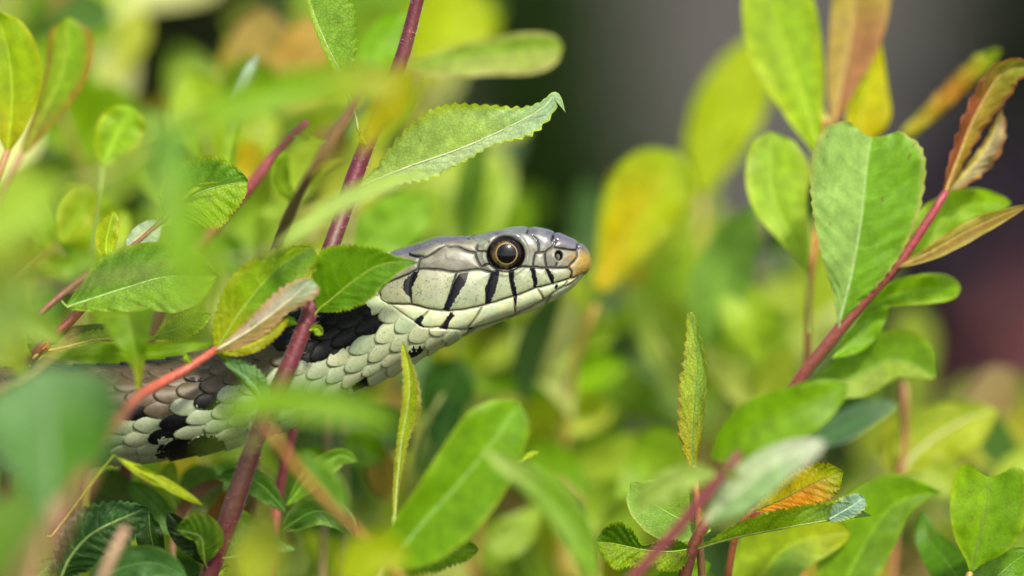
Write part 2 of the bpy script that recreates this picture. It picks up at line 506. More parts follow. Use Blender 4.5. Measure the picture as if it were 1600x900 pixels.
    for di in (-1, 0, 1):
        i = np.floor(up_) + di
        p = up_ - (i + .5)
        ff = np.abs(p / 0.62) ** 4 + np.abs(rp_ / (VEN + 0.2)) ** 6
        h = 2.4 * p + 0.9 - 1.0 * np.maximum(ff - .7, 0) * 3
        h = np.where(ff < 1, h, -1e9)
        w = (h > best) & ven
        best = np.where(w, h, best); fwin = np.where(w, ff, fwin)
        cu = np.where(w, i + .5, cu); crw = np.where(w, np.minimum(rp_, VEN - .6), crw); sid = np.where(w, i * 57 + 999, sid)
    empty_ = best < -1e8
    best = np.where(empty_, -1.5, best)
    # ---------------- head plates
    xs = X + (noise(X / 9, Y / 9, 3) - .5) * 1.2
    ys = Y + (noise(X / 9, Y / 9, 5) - .5) * 1.2
    top_zone = smooth(.12, .06, vf.ravel())
    dl = seg_dist(xs, ys, PLATE_LINES)
    dl = dl + top_zone * 2
    # seams of the crown, seen from above
    lat = HN
    topd = np.full(X.shape, 1e9)
    onx = vf.ravel() < .2
    hp = np.abs(hf).ravel()
    topd = np.where(onx & (X < 735), hp, topd)
    topd = np.where(onx & (X > 735) & (X < 826), np.abs(hp - 19), topd)
    topd = np.where(onx & (X > 826), np.minimum(hp, 1e9), topd)
    for xc in (735, 826, 866, 903):
        topd = np.where(onx & (np.abs(X - xc) < 6) & (hp < 40), np.minimum(topd, np.abs(X - xc + (hp - 15) * .12)), topd)
    dl = np.minimum(dl, topd)
    area = inside(X, Y, PLATE_AREA) | (X > 716)
    # soft blend from plates to scales at the border
    plate_h = 1.0 * (1 - np.exp(-dl / 3.2)) + 2.2 * (1 - np.exp(-dl / 12)) - 1.3 * np.exp(-(dl / 1.3) ** 2)
    vf_ = np.where(X > 716, 0, 1)
    disp = np.where(area, plate_h, best * 1.3 + 0.2)
    # mouth: a deeper groove
    dm = seg_dist(xs, ys, PLATE_LINES[:1])
    disp -= np.where(area, 1.6 * np.exp(-(dm / 1.8) ** 2), 0)
    # eye socket and nostril
    de = np.hypot((X - 790.2) / 28.5, (Y - 397.9) / 26.0)
    disp = np.where(area & (HN > .5), disp - 9.0 * smooth(1.10, .93, de) + 1.6 * np.exp(-((de - 1.22) / .10) ** 2), disp)
    # brow ridge
    disp += np.where(area, 2.2 * np.exp(-(((Y - 369) / 5) ** 2)) * smooth(745, 775, X) * smooth(838, 812, X), 0)
    dn = np.hypot((X - 872.8) / 6.3, (Y - 399.2) / 8.2)
    disp = np.where(area & (HN > .3), disp - 9.0 * smooth(1.15, .55, dn), disp)
    disp += np.where(area, 1.8 * np.exp(-(np.hypot((X - 864) / 6, (Y - 403) / 10) ** 2)), 0)
    tailw = smooth(s[-1], s[-1] - 900, U)
    disp *= np.where(U > s_vis + 60, .5 * tailw, 1)
    Pd = P.reshape(-1, 3) + n.reshape(-1, 3) * disp[:, None]
    # ---------------- colour
    cream, green = s2l((212, 218, 174)) * .86, s2l((176, 210, 168)) * .86
    C = np.empty((len(X), 3))
    # mix of point and scale centre decides the pattern of each scale
    uc = np.interp(cu * L, u, np.arange(nu)).astype(int).clip(0, nu - 1)
    vc = np.interp((1 - crw / ROWS).clip(0, 1), f, vv[0] * 0 + f)
    qi = np.clip((vc * (NH - 1)).round().astype(int), 0, NH - 1)
    sx, sy = x[uc, qi], y[uc, qi]
    mixw = .24
    jag = 3.6
    bx = X * mixw + sx * (1 - mixw) + (noise(X / 3.2, Y / 3.2, 21) - .5) * jag
    by = Y * mixw + sy * (1 - mixw) + (noise(X / 3.2, Y / 3.2, 22) - .5) * jag
    hs = _hash(np.abs(np.round(sid)), np.zeros_like(sid), 77)
    hs2 = _hash(np.abs(np.round(sid)), np.ones_like(sid), 78)
    base = cream[None] * (1 - hs[:, None] * .55) + green[None] * hs[:, None] * .55
    base = base * (.90 + .18 * hs2[:, None])
    base = base * (1 - .10 * noise(X / 14, Y / 14, 41)[:, None])
    # brown back above a slanting line
    line = np.interp(bx, [-400, 60, 180, 250, 300, 340, 400, 440, 480, 520, 570, 620], [720, 690, 664, 645, 622, 608, 590, 572, 550, 505, 470, 360])
    brown = smooth(4, -4, by - line)
    bcol = s2l((92, 77, 50))[None] * (.75 + .5 * hs2[:, None]) * (.85 + .3 * noise(X / 6, Y / 6, 43)[:, None])
    base = base * (1 - brown[:, None]) + bcol * brown[:, None]
    # dusky leading corner of the flank scales
    black = np.zeros(len(X), bool)
    for p in DARK:
        black |= inside(bx, by, p)
    black |= inside(X + (noise(X / 4, Y / 4, 23) - .5) * 5, Y + (noise(X / 4, Y / 4, 24) - .5) * 5, DARK[0])
    for p in PALE:
        black &= ~inside(bx, by, p)
    neck_back = (bx < 575) & (bx > 425) & (by < line) & (by < 545)
    black |= neck_back & inside(bx, by, [(425, 380), (590, 380), (575, 470), (480, 545), (425, 540)])
    bk = s2l((13, 13, 18))
    base = np.where(black[:, None], bk * (.6 + .8 * hs2[:, None]), base)
    # dark freckles and a dusky leading edge
    fr = smooth(.80, .9, noise(X / 2.6, Y / 2.6, 46)) * .35
    base = base * (1 - fr[:, None]) + s2l((70, 72, 56)) * fr[:, None]
    seam = smooth(.78, .98, fwin) * .5
    base = base * (1 - seam[:, None]) + s2l((66, 70, 48)) * seam[:, None]
    base[empty_] = s2l((40, 42, 34))
    gl = np.where(black, .36, .38) + .08 * noise(X / 5, Y / 5, 8)
    # the head
    top = s2l((116, 113, 124)); tem = s2l((148, 147, 126)); lip = s2l((196, 206, 158)); low = s2l((216, 222, 172)); ros = s2l((186, 156, 70))  # top: grey-lavender crown, lightened to stand in for sky reflection
    liptop = np.interp(X, [592, 605, 635, 655, 685, 712, 751, 770, 809, 852, 889, 925], [456, 442, 430, 421, 421, 425, 421, 426, 417, 418, 418, 418])
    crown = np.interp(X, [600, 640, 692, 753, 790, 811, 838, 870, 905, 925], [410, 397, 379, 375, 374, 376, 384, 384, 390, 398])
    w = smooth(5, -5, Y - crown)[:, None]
    n1 = noise(X / 11, Y / 7, 51)[:, None]
    head = tem * (.70 + .52 * n1 * (.6 + .8 * noise(X / 4, Y / 3, 59)[:, None])) * np.where((X > 735) & (X < 855), 1.0, .97)[:, None]
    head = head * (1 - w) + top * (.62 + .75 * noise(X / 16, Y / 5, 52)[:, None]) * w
    gr = (smooth(.3, .8, noise(X / 13, Y / 13, 53)) * smooth(735, 748, X) * smooth(858, 840, X))[:, None] * .55
    head = head * (1 - gr) + s2l((150, 160, 140)) * gr
    wl = smooth(-1.5, 1.5, Y - liptop)[:, None]
    lipc = lip * (.84 + .28 * noise(X / 10, Y / 10, 54)[:, None])
    gp = (smooth(.45, .8, noise(X / 12, Y / 12, 67)) * .5)[:, None]
    lipc = lipc * (1 - gp) + s2l((172, 200, 158)) * gp
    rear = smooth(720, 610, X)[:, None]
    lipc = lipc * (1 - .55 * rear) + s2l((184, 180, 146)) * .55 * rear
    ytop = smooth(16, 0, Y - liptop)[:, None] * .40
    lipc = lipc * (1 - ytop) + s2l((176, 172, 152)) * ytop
    head = head * (1 - wl) + lipc * wl
    mouth = np.interp(X, [592, 610, 642, 670, 700, 728, 760, 806, 838, 863, 887, 910], [460, 475, 476, 482.5, 485.5, 483, 476, 462, 450, 444, 437, 428])
    wm = smooth(-1, 1, Y - mouth)[:, None]
    lowc = low * (.9 + .14 * noise(X / 12, Y / 9, 55)[:, None])
    g2 = (smooth(.45, .75, noise(X / 16, Y / 10, 56)) * .5)[:, None]
    lowc = lowc * (1 - g2) + s2l((188, 210, 176)) * g2
    head = head * (1 - wm) + lowc * wm
    # tan nose
    wr = (smooth(876, 906, X + (noise(X / 6, Y / 6, 57) - .5) * 16) * smooth(386, 402, Y) * (1 - .75 * wm[:, 0]))[:, None]
    head = head * (1 - wr) + ros * (.85 + .35 * noise(X / 4, Y / 4, 58)[:, None]) * wr
    # dark dots on the lips
    for sc, sd_, th in ((2.6, 61, .90), (1.9, 62, .93)):
        dots = smooth(th - .04, th, noise(X / sc, Y / sc, sd_)) * smooth(0, 4, Y - liptop) * smooth(4, -8, Y - mouth)
        head = head * (1 - .7 * dots[:, None]) + s2l((84, 74, 48)) * .7 * dots[:, None]
    dots = smooth(.86, .92, noise(X / 3.4, Y / 3.4, 63)) * (1 - wl[:, 0]) * .5
    head = head * (1 - dots[:, None]) + s2l((70, 62, 50)) * dots[:, None]
    # dark seams
    wk = smooth(2.5, 1.0, dl + (noise(X / 5, Y / 5, 64) - .5) * .8) * np.where(wm[:, 0] > .5, .62, .95)
    wk *= np.where(X > 905, .3, 1)
    head = head * (1 - wk[:, None]) + s2l((22, 20, 20)) * wk[:, None]
    jb = (noise(X / 2.4, Y / 2.4, 65) - .5) * 2.2
    bars = np.zeros(len(X), bool)
    for p in BARS:
        bars |= inside(X + jb, Y + jb * .6, p)
    bars &= HN > .3
    head = np.where(bars[:, None], s2l((24, 24, 34)), head)
    wn_ = smooth(1.12, .8, dn)[:, None]
    head = head * (1 - wn_) + s2l((12, 10, 10)) * wn_
    we = (smooth(1.10, 1.02, de) * np.where(HN > .5, 1, 0))[:, None]
    head = head * (1 - we) + s2l((16, 14, 14)) * we
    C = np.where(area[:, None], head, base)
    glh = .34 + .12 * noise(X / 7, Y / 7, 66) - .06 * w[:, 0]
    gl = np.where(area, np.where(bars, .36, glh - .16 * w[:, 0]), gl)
    C = C * np.where(area, .58 * (1 - .30 * wl[:, 0] * (1 - wm[:, 0]) - .12 * (1 - wl[:, 0])) * (1 + .14 * wm[:, 0]), .54 + .12 * smooth(430, 600, X))[:, None]  # body darkened leftward in place of shade; lips dimmed, jaw lifted
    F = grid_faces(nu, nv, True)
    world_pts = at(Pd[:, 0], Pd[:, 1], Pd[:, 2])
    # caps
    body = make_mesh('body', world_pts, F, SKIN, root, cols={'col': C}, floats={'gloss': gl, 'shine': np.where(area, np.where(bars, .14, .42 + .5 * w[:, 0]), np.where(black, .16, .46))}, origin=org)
    # ---------------- eyes
    na, nr = 96, 60
    for sgn in (1, -1):
        k = np.argmin(np.abs(X - 790.2) + np.abs(Y - 397.9) + np.where(SD == sgn, 0, 1e6))
        dsurf = P.reshape(-1, 3)[k, 2]
        th = np.linspace(0, math.pi * .62, nr)[:, None]
        ph = np.linspace(0, 2 * math.pi, na, endpoint=False)[None]
        rr = 28.8
        ex = 790.2 + rr * np.sin(th) * np.cos(ph) * 1.0
        ey = 397.6 + rr * np.sin(th) * np.sin(ph) * .93
        ed = dsurf - sgn * (rr * .66 * np.cos(th) - 10.8)
        ed = np.broadcast_to(ed, ex.shape)
        rx, ry = ex - 791.5, ey - 396.3
        pr = np.hypot(rx, ry)
        ang = np.arctan2(ry, rx)
        streak = noise(ang * 9 + 20, pr / 4.5, 71)
        gold = s2l((118, 96, 54))[None, None] * (.35 + 1.05 * streak[..., None] ** 1.3)
        rim = s2l((216, 186, 120))
        dark = s2l((26, 19, 14))
        edge = 22.8 - 6.5 * smooth(-.3, .9, np.cos(ang)) - 1.5 * smooth(.2, 1, -np.sin(ang))
        wd = smooth(-4.5, 2.0, pr - edge + (noise(ang * 5, pr / 3, 72) - .5) * 6)[..., None]
        ic = gold * (1 - wd) + dark * wd
        wr_ = np.exp(-((pr - 16.3) / .75) ** 2)[..., None] * .7
        ic = ic * (1 - wr_) + rim * wr_
        wp = smooth(15.8, 14.8, pr)[..., None]
        ic = ic * (1 - wp) + s2l((5, 6, 9)) * wp
        fc = grid_faces(nr, na, True)
        if sgn < 0:
            fc = fc[:, ::-1]
        make_mesh('eye', at(ex.ravel(), ey.ravel(), ed.ravel()), fc, EYE, root, cols={'col': ic.reshape(-1, 3) * .6})
    return root
build_snake()
# ------------------------------------------------------------------ shrub shoots: stems and leaves
KLEAF = 0.88
def dz(d):
    """spread the depths beyond the plane of focus"""
    return d if abs(d) < 140 else math.copysign(140 + (abs(d) - 140) * (1.1 if d > 0 else 1.2), d)

def leaf_col(c):
    l = s2l(c) * KLEAF
    sat = 1 - l.min() / l.max()
    return l * np.array((1, .97, 1 - .55 * float(smooth(.5, .95, sat))))

SHAPES = {
    'ov': [(0, .03), (.06, .30), (.18, .72), (.35, .98), (.45, 1), (.65, .89), (.82, .66), (.92, .42), (.975, .22), (1, 0)],
    'ob': [(0, .03), (.08, .16), (.25, .46), (.45, .80), (.62, .98), (.72, 1), (.85, .87), (.94, .60), (1, 0)],
    'el': [(0, .03), (.08, .34), (.25, .78), (.45, 1), (.6, .99), (.78, .80), (.9, .50), (1, 0)],
    'la': [(0, .05), (.1, .4), (.3, .85), (.5, 1), (.7, .82), (.88, .42), (1, 0)],
}

class Shoot:
    """one shoot of the shrub: an Empty where it leaves the soil, its stem, its leaves"""
    def __init__(self, label, stem, r, col, name='shrub_shoot', lean=(0, 0), fuzz=0, rootr=1.3, col2=None):
        stem = [(a, b, dz(d)) for a, b, d in stem]
        P = [at(*p) for p in stem]
        low = P[-1]
        zl = low[2]
        foot = np.array((low[0] + lean[0], low[1] + lean[1], 0.0))
        dirn = P[-1] - P[-2]
        dirn = dirn / (np.linalg.norm(dirn) + 1e-9)
        mid = low + dirn * min(.05, zl * .3)
        mid2 = np.array((foot[0] * .7 + mid[0] * .3, foot[1] * .7 + mid[1] * .3, mid[2] * .35))
        P += [mid, mid2, foot - np.array((0, 0, .012))]
        rr = [rv * PX * (DP + p[2]) / DP for rv, p in zip(np.interp(np.linspace(0, 1, len(stem)), np.linspace(0, 1, len(r)), r), stem)]
        rr += [rr[-1] * 1.05, rr[-1] * rootr, rr[-1] * rootr * 1.15]
        self.root = empty(name, foot, label, 'shoot')
        self.n = 0
        n = 34 + 8 * len(stem)
        q, ln = even(np.column_stack([np.array(P), rr]), n)
        c1, c2 = s2l(col) * .85, s2l(col2 or col) * .85
        tube('stem', q[:, :3], q[:, 3], c1, c2, self.root, 14, nodes=True)
        if fuzz:
            self.fuzz(q, fuzz)

    def fuzz(self, q, count):
        m = int(len(q) * .62)
        V, F = [], []
        for _ in range(count):
            i = rng.integers(0, m)
            a = rng.uniform(0, 2 * math.pi)
            t = q[i + 1, :3] - q[i, :3]
            p0 = q[i, :3] + t * rng.uniform()
            t = t / np.linalg.norm(t)
            e1 = np.cross(t, (0, 1, .13)); e1 /= np.linalg.norm(e1)
            e2 = np.cross(t, e1)
            o = math.cos(a) * e1 + math.sin(a) * e2
            b = p0 + o * q[i, 3] * .97
            ln = rng.uniform(4, 10) * PX
            tip = b + (o + t * rng.uniform(-.9, .3) + rng.normal(0, .25, 3)) * ln
            w = .5 * PX
            s_ = np.cross(o, t)
            k = len(V)
            V += [b + s_ * w, b - s_ * w * .5 + t * w, b - s_ * w * .5 - t * w, tip]
            F += [(k, k + 1, k + 3), (k + 1, k + 2, k + 3), (k + 2, k, k + 3)]
        o = make_mesh('fuzz', np.array(V), F, STEM, self.root, cols={'col': np.tile(s2l((176, 130, 124)), (len(V), 1))})
        o['kind'] = 'stuff'

    def leaf(self, pts, wl, wr=None, c=(140, 180, 40), u=None, shape='ov', al=10, ar=10, cl=0, cr=0, edge=None, tip=None, base=None,
             colr=None, teeth=0, res=1, vein=.25, veinc=None, net=.5, lobe=0, wave=2.6, mid=None, midr=2.2, pet=None, name='leaf', ew=.25, vdark=False, label=None):
        pts = [(a, b, dz(d)) for a, b, d in pts]
        pet = pet and [(a, b, dz(d)) for a, b, d in pet]
        leaf_mesh(self, pts, wl, wr, c, u, shape, al, ar, cl, cr, edge, tip, base, colr, teeth, res, vein, veinc, net, lobe, wave, mid, midr, pet, name, ew, vdark, label)
        return self

def tube(name, p, r, c1, c2, parent, k=10, nodes=False):
    n = len(p)
    t = np.gradient(p, axis=0)
    t /= np.linalg.norm(t, axis=1, keepdims=True) + 1e-12
    e1 = np.cross(t, np.array((.07, 1, .13)))
    e1 /= np.linalg.norm(e1, axis=1, keepdims=True) + 1e-12
    e2 = np.cross(t, e1)
    a = np.linspace(0, 2 * math.pi, k, endpoint=False)
    rr = r.copy()
    if nodes:
        i = np.arange(n)
        rr = rr * (1 + .05 * np.sin(i * .9) + .04 * np.sin(i * .37 + 1))
    V = p[:, None] + rr[:, None, None] * (np.cos(a)[None, :, None] * e1[:, None] + np.sin(a)[None, :, None] * e2[:, None])
    w = np.linspace(0, 1, n)[:, None, None]
    # lighter on one flank, darker on the other
    C = (c1 * (1 - w) + c2 * w) * (1 + .12 * np.sin(a * 1.0 + .5)[None, :, None] * np.ones((n, 1, 1)))
    if nodes:
        i = np.arange(n)
        C = C * (.78 + .44 * noise(i[:, None] * .8 + p[0, 0] * 900, a[None] * 1.2, 91))[..., None]
        g_ = (smooth(.55, .9, noise(i[:, None] * .35 + p[0, 2] * 700, a[None] * .7, 92)) * .35)[..., None]
        C = C * (1 - g_) + np.array((.12, .10, .03)) * g_
    Vf = np.concatenate([V.reshape(-1, 3), p[:1] - t[:1] * r[0] * .6, p[-1:]])
    Cf = np.concatenate([C.reshape(-1, 3), C[0, :1], C[-1, :1]])
    F = grid_faces(n, k, True)
    j = np.arange(k)
    cap = np.stack([j, (j + 1) % k, np.full(k, n * k), np.full(k, n * k)], 1)
    # degenerate quads are avoided by splitting all faces to triangles
    T = np.concatenate([F[:, [0, 1, 2]], F[:, [0, 2, 3]], cap[:, [1, 0, 2]],
                        np.stack([(n - 1) * k + j, (n - 1) * k + (j + 1) % k, np.full(k, n * k + 1)], 1)])
    return make_mesh(name, Vf, T, STEM, parent, cols={'col': Cf})

def leaf_mesh(sh, pts, wl, wr, c, u, shape, al, ar, cl, cr, edge, tip, base, colr, teeth, res, vein, veinc, net, lobe, wave, mid, midr, pet, name, ew, vdark, label):
    nl, ns = {0: (16, 5), 1: (30, 8), 2: (130, 26)}[res]
    if teeth and res < 2:
        nl, ns = 70, 9
    seed = int(abs(pts[0][0] * 7 + pts[0][1] * 13 + pts[-1][0] * 3)) % 9973
    g = np.random.default_rng(seed)
    q, ln = even(np.array(pts, float), nl)
    t = np.linspace(0, 1, nl)
    tg = np.gradient(q, axis=0)
    il = np.hypot(tg[:, 0], tg[:, 1]) + 1e-9
    nrm = np.stack([tg[:, 1] / il, -tg[:, 0] / il], 1)          # left of travel on screen
    if wr is None:
        wr = wl
    def prof(w):
        if isinstance(w, (int, float)):
            s_ = np.array(SHAPES[shape])
            k = np.clip(np.interp(t, s_[:, 0], s_[:, 1]), 0, None)
            # soften the piecewise profile
            kk = np.convolve(np.pad(k, 3, mode='edge'), np.ones(7) / 7, 'valid') if nl > 40 else k
            kk[0], kk[-1] = k[0], k[-1]
            return w * kk
        s_ = np.array(w, float)
        k = catmull(s_, 200)
        o = np.interp(t, k[:, 0], k[:, 1])
        return np.clip(o, 0, None)
    W = [prof(wl), prof(wr)]
    if teeth:
        for k in (0, 1):
            ph = g.uniform(0, 1)
            z = np.mod(t * teeth + ph + .5 * noise(t * teeth * .33 + seed, t * 0 + k, 17), 1.0)
            tooth = np.where(z < .72, z / .72, (1 - z) / .28)
            amp = (.5 + noise(t * teeth * .7, t * 0 + seed, 5)) * 1.0
            W[k] = W[k] - (1 - tooth) * np.minimum(5.5, W[k] * .2) * amp * (.5 if teeth == 18 and W[k].max() > 80 else 1)
            W[k] = np.clip(W[k], 0, None)
    s = np.linspace(0, 1, ns)
    cols, V, LUV, EDGE = [], [], [], []
    wavef = (noise(t * 5 + seed, t * 0 + 3, 9) - .5)
    halves = []
    for k, (w, a0, cu, sg) in enumerate(((W[0], al, cl, 1), (W[1], ar, cr, -1))):
        a0 = np.broadcast_to(np.interp(t, np.linspace(0, 1, len(np.atleast_1d(a0))), np.atleast_1d(a0)), t.shape)
        cu = np.interp(t, np.linspace(0, 1, len(np.atleast_1d(cu))), np.atleast_1d(cu))
        A = np.radians(a0[:, None] + cu[:, None] * s[None])
        ds = 1 / (ns - 1)
        ca = np.concatenate([np.zeros((nl, 1)), np.cumsum((np.cos(A[:, 1:]) + np.cos(A[:, :-1])) / 2 * ds, 1)], 1)
        sa = np.concatenate([np.zeros((nl, 1)), np.cumsum((np.sin(A[:, 1:]) + np.sin(A[:, :-1])) / 2 * ds, 1)], 1)
        off = sg * ca * w[:, None]
        wv = (noise(t[:, None] * 7 + seed + 31 * k, s[None] * 1.5, 6) - .5) * 2 * wave * 3 * s[None] ** 1.5
        # gentle quilting between the side veins
        quilt = np.sin((t[:, None] * 9 - s[None] * 2.2) * 2 * math.pi) * np.minimum(1, w[:, None] / 30) * 1.5 * s[None] * (1 - s[None] * .6)
        dep = -sa * w[:, None] + wv + quilt * wave / 1.5
        fwd = lobe * w[:, None] * s[None] ** 1.6 * smooth(.55, 1, t)[:, None]
        px = q[:, 0][:, None] + nrm[:, 0][:, None] * off + tg[:, 0][:, None] / il[:, None] * fwd
        py = q[:, 1][:, None] + nrm[:, 1][:, None] * off + tg[:, 1][:, None] / il[:, None] * fwd
        pd = q[:, 2][:, None] + dep
        # colour
        cc = leaf_col(c) if k == 0 or colr is None else leaf_col(colr)
        C = np.broadcast_to(cc, (nl, ns, 3)).copy()
        if base is not None:
            z = smooth(.55, 0, t[:, None] + 0 * s)[..., None]
            C = C * (1 - z) + leaf_col(base) * z
        if tip is not None:
            z = smooth(.5, 1, t[:, None] + 0 * s)[..., None]
            C = C * (1 - z) + leaf_col(tip) * z
        if edge is not None:
            z = smooth(1 - ew * 2, 1, s[None] + (noise(t[:, None] * 8 + seed, s[None] * 3, 8) - .5) * ew)[..., None]
            C = C * (1 - z) + leaf_col(edge) * z
        # side veins
        nv_ = 7.5
        z = np.mod(t[:, None] * nv_ - s[None] * .9 + .1 * k + .06 * np.sin(s[None] * 5), 1.0)
        z = np.minimum(z, 1 - z)
        vw = np.clip(1 - z / .085, 0, 1) * (1 - s[None] * .75)
        vm = np.clip(1 - (s[None] * np.maximum(w[:, None], 1)) / 3.2, 0, 1) * (1 - .6 * t[:, None])
        vn = np.clip(np.maximum(vw * .8, vm), 0, 1)[..., None] * vein
        vc = leaf_col(veinc) if veinc is not None else (cc * .5 if vdark else np.clip(cc * 1.25 + np.array((.07, .08, .03)), 0, .8))  # vein tone carries the light: dark for backlit leaves, pale for top-lit
        C = C * (1 - vn) + vc * vn
        C *= (.88 + .24 * noise(t[:, None] * 4 + seed, s[None] * 2 + k * 9, 14))[..., None]
        pd = pd + (vw * .8 * (1 if vdark else -1)) * min(1.0, res / 2)
        UVv = np.stack([t[:, None] * ln * .1 + 0 * s[None], (sg * s[None] * w[:, None]) * .1, np.full((nl, ns), seed * .37)], -1)
        halves.append((np.stack([px, py, pd], -1), C, UVv))
    # join the halves on the midrib: right reversed, then left
    Pm = np.concatenate([halves[1][0][:, :0:-1], halves[0][0]], 1)
    Cm = np.concatenate([halves[1][1][:, :0:-1], halves[0][1]], 1)
    Um = np.concatenate([halves[1][2][:, :0:-1], halves[0][2]], 1)
    m = Pm.shape[1]
    F = grid_faces(nl, m)
    # side facing the camera is the 'col' side
    a, b, d_ = Pm[nl // 2, m // 2], Pm[nl // 2, m // 2 + 1], Pm[nl // 2 + 1, m // 2]
    Wp = at(Pm[..., 0].ravel(), Pm[..., 1].ravel(), Pm[..., 2].ravel())
    i0 = (nl // 2) * m + m // 2
    fn = np.cross(Wp[F[(nl // 2) * (m - 1) + m // 2, 1]] - Wp[F[(nl // 2) * (m - 1) + m // 2, 0]], Wp[F[(nl // 2) * (m - 1) + m // 2, 3]] - Wp[F[(nl // 2) * (m - 1) + m // 2, 0]])
    # left of travel is fixed, so the winding is too
    F = F[:, ::-1] if np.dot(fn, FW) > 0 else F
    uc = leaf_col(u) if u is not None else np.clip(leaf_col(c) * .8 + np.array((.05, .06, .045)), 0, 1)
    Un = np.broadcast_to(uc, (nl * m, 3)) * (.85 + .3 * noise(Um[..., 0].ravel() * .5, Um[..., 1].ravel() * .5, 15))[:, None]
    o = make_mesh(name, Wp, F, LEAF, sh.root, cols={'col': Cm.reshape(-1, 3), 'under': Un}, floats={'net': np.full(nl * m, net if res else 0)},
                  vecs={'luv': Um.reshape(-1, 3)}, origin=at(*pts[0]))
    if label:
        o['label'] = label
    # midrib and leaf stalk
    mc = s2l(mid) * .6 if mid is not None else np.clip(leaf_col(c) * .95 + np.array((.025, .03, .008)), 0, 1)
    qq = q[: max(4, int(nl * .94))]
    if pet is not None:
        pp = np.array(list(pet) + [tuple(q[0]), tuple(q[min(3, nl - 1)])], float)
        lead, _ = even(pp, 12)
        qq = np.concatenate([lead[:-1], q[4: max(8, int(nl * .94))]])
    step = max(1, len(qq) // 40)
    qq = np.concatenate([qq[::step], qq[-1:]]) if (len(qq) - 1) % step else qq[::step]
    rr = np.linspace(1, .22, len(qq)) * midr * .75 * PX * (DP + qq[:, 2]) / DP
    tube('midrib', at(qq[:, 0], qq[:, 1], qq[:, 2]), rr, mc, mc, o, 6)
    return o
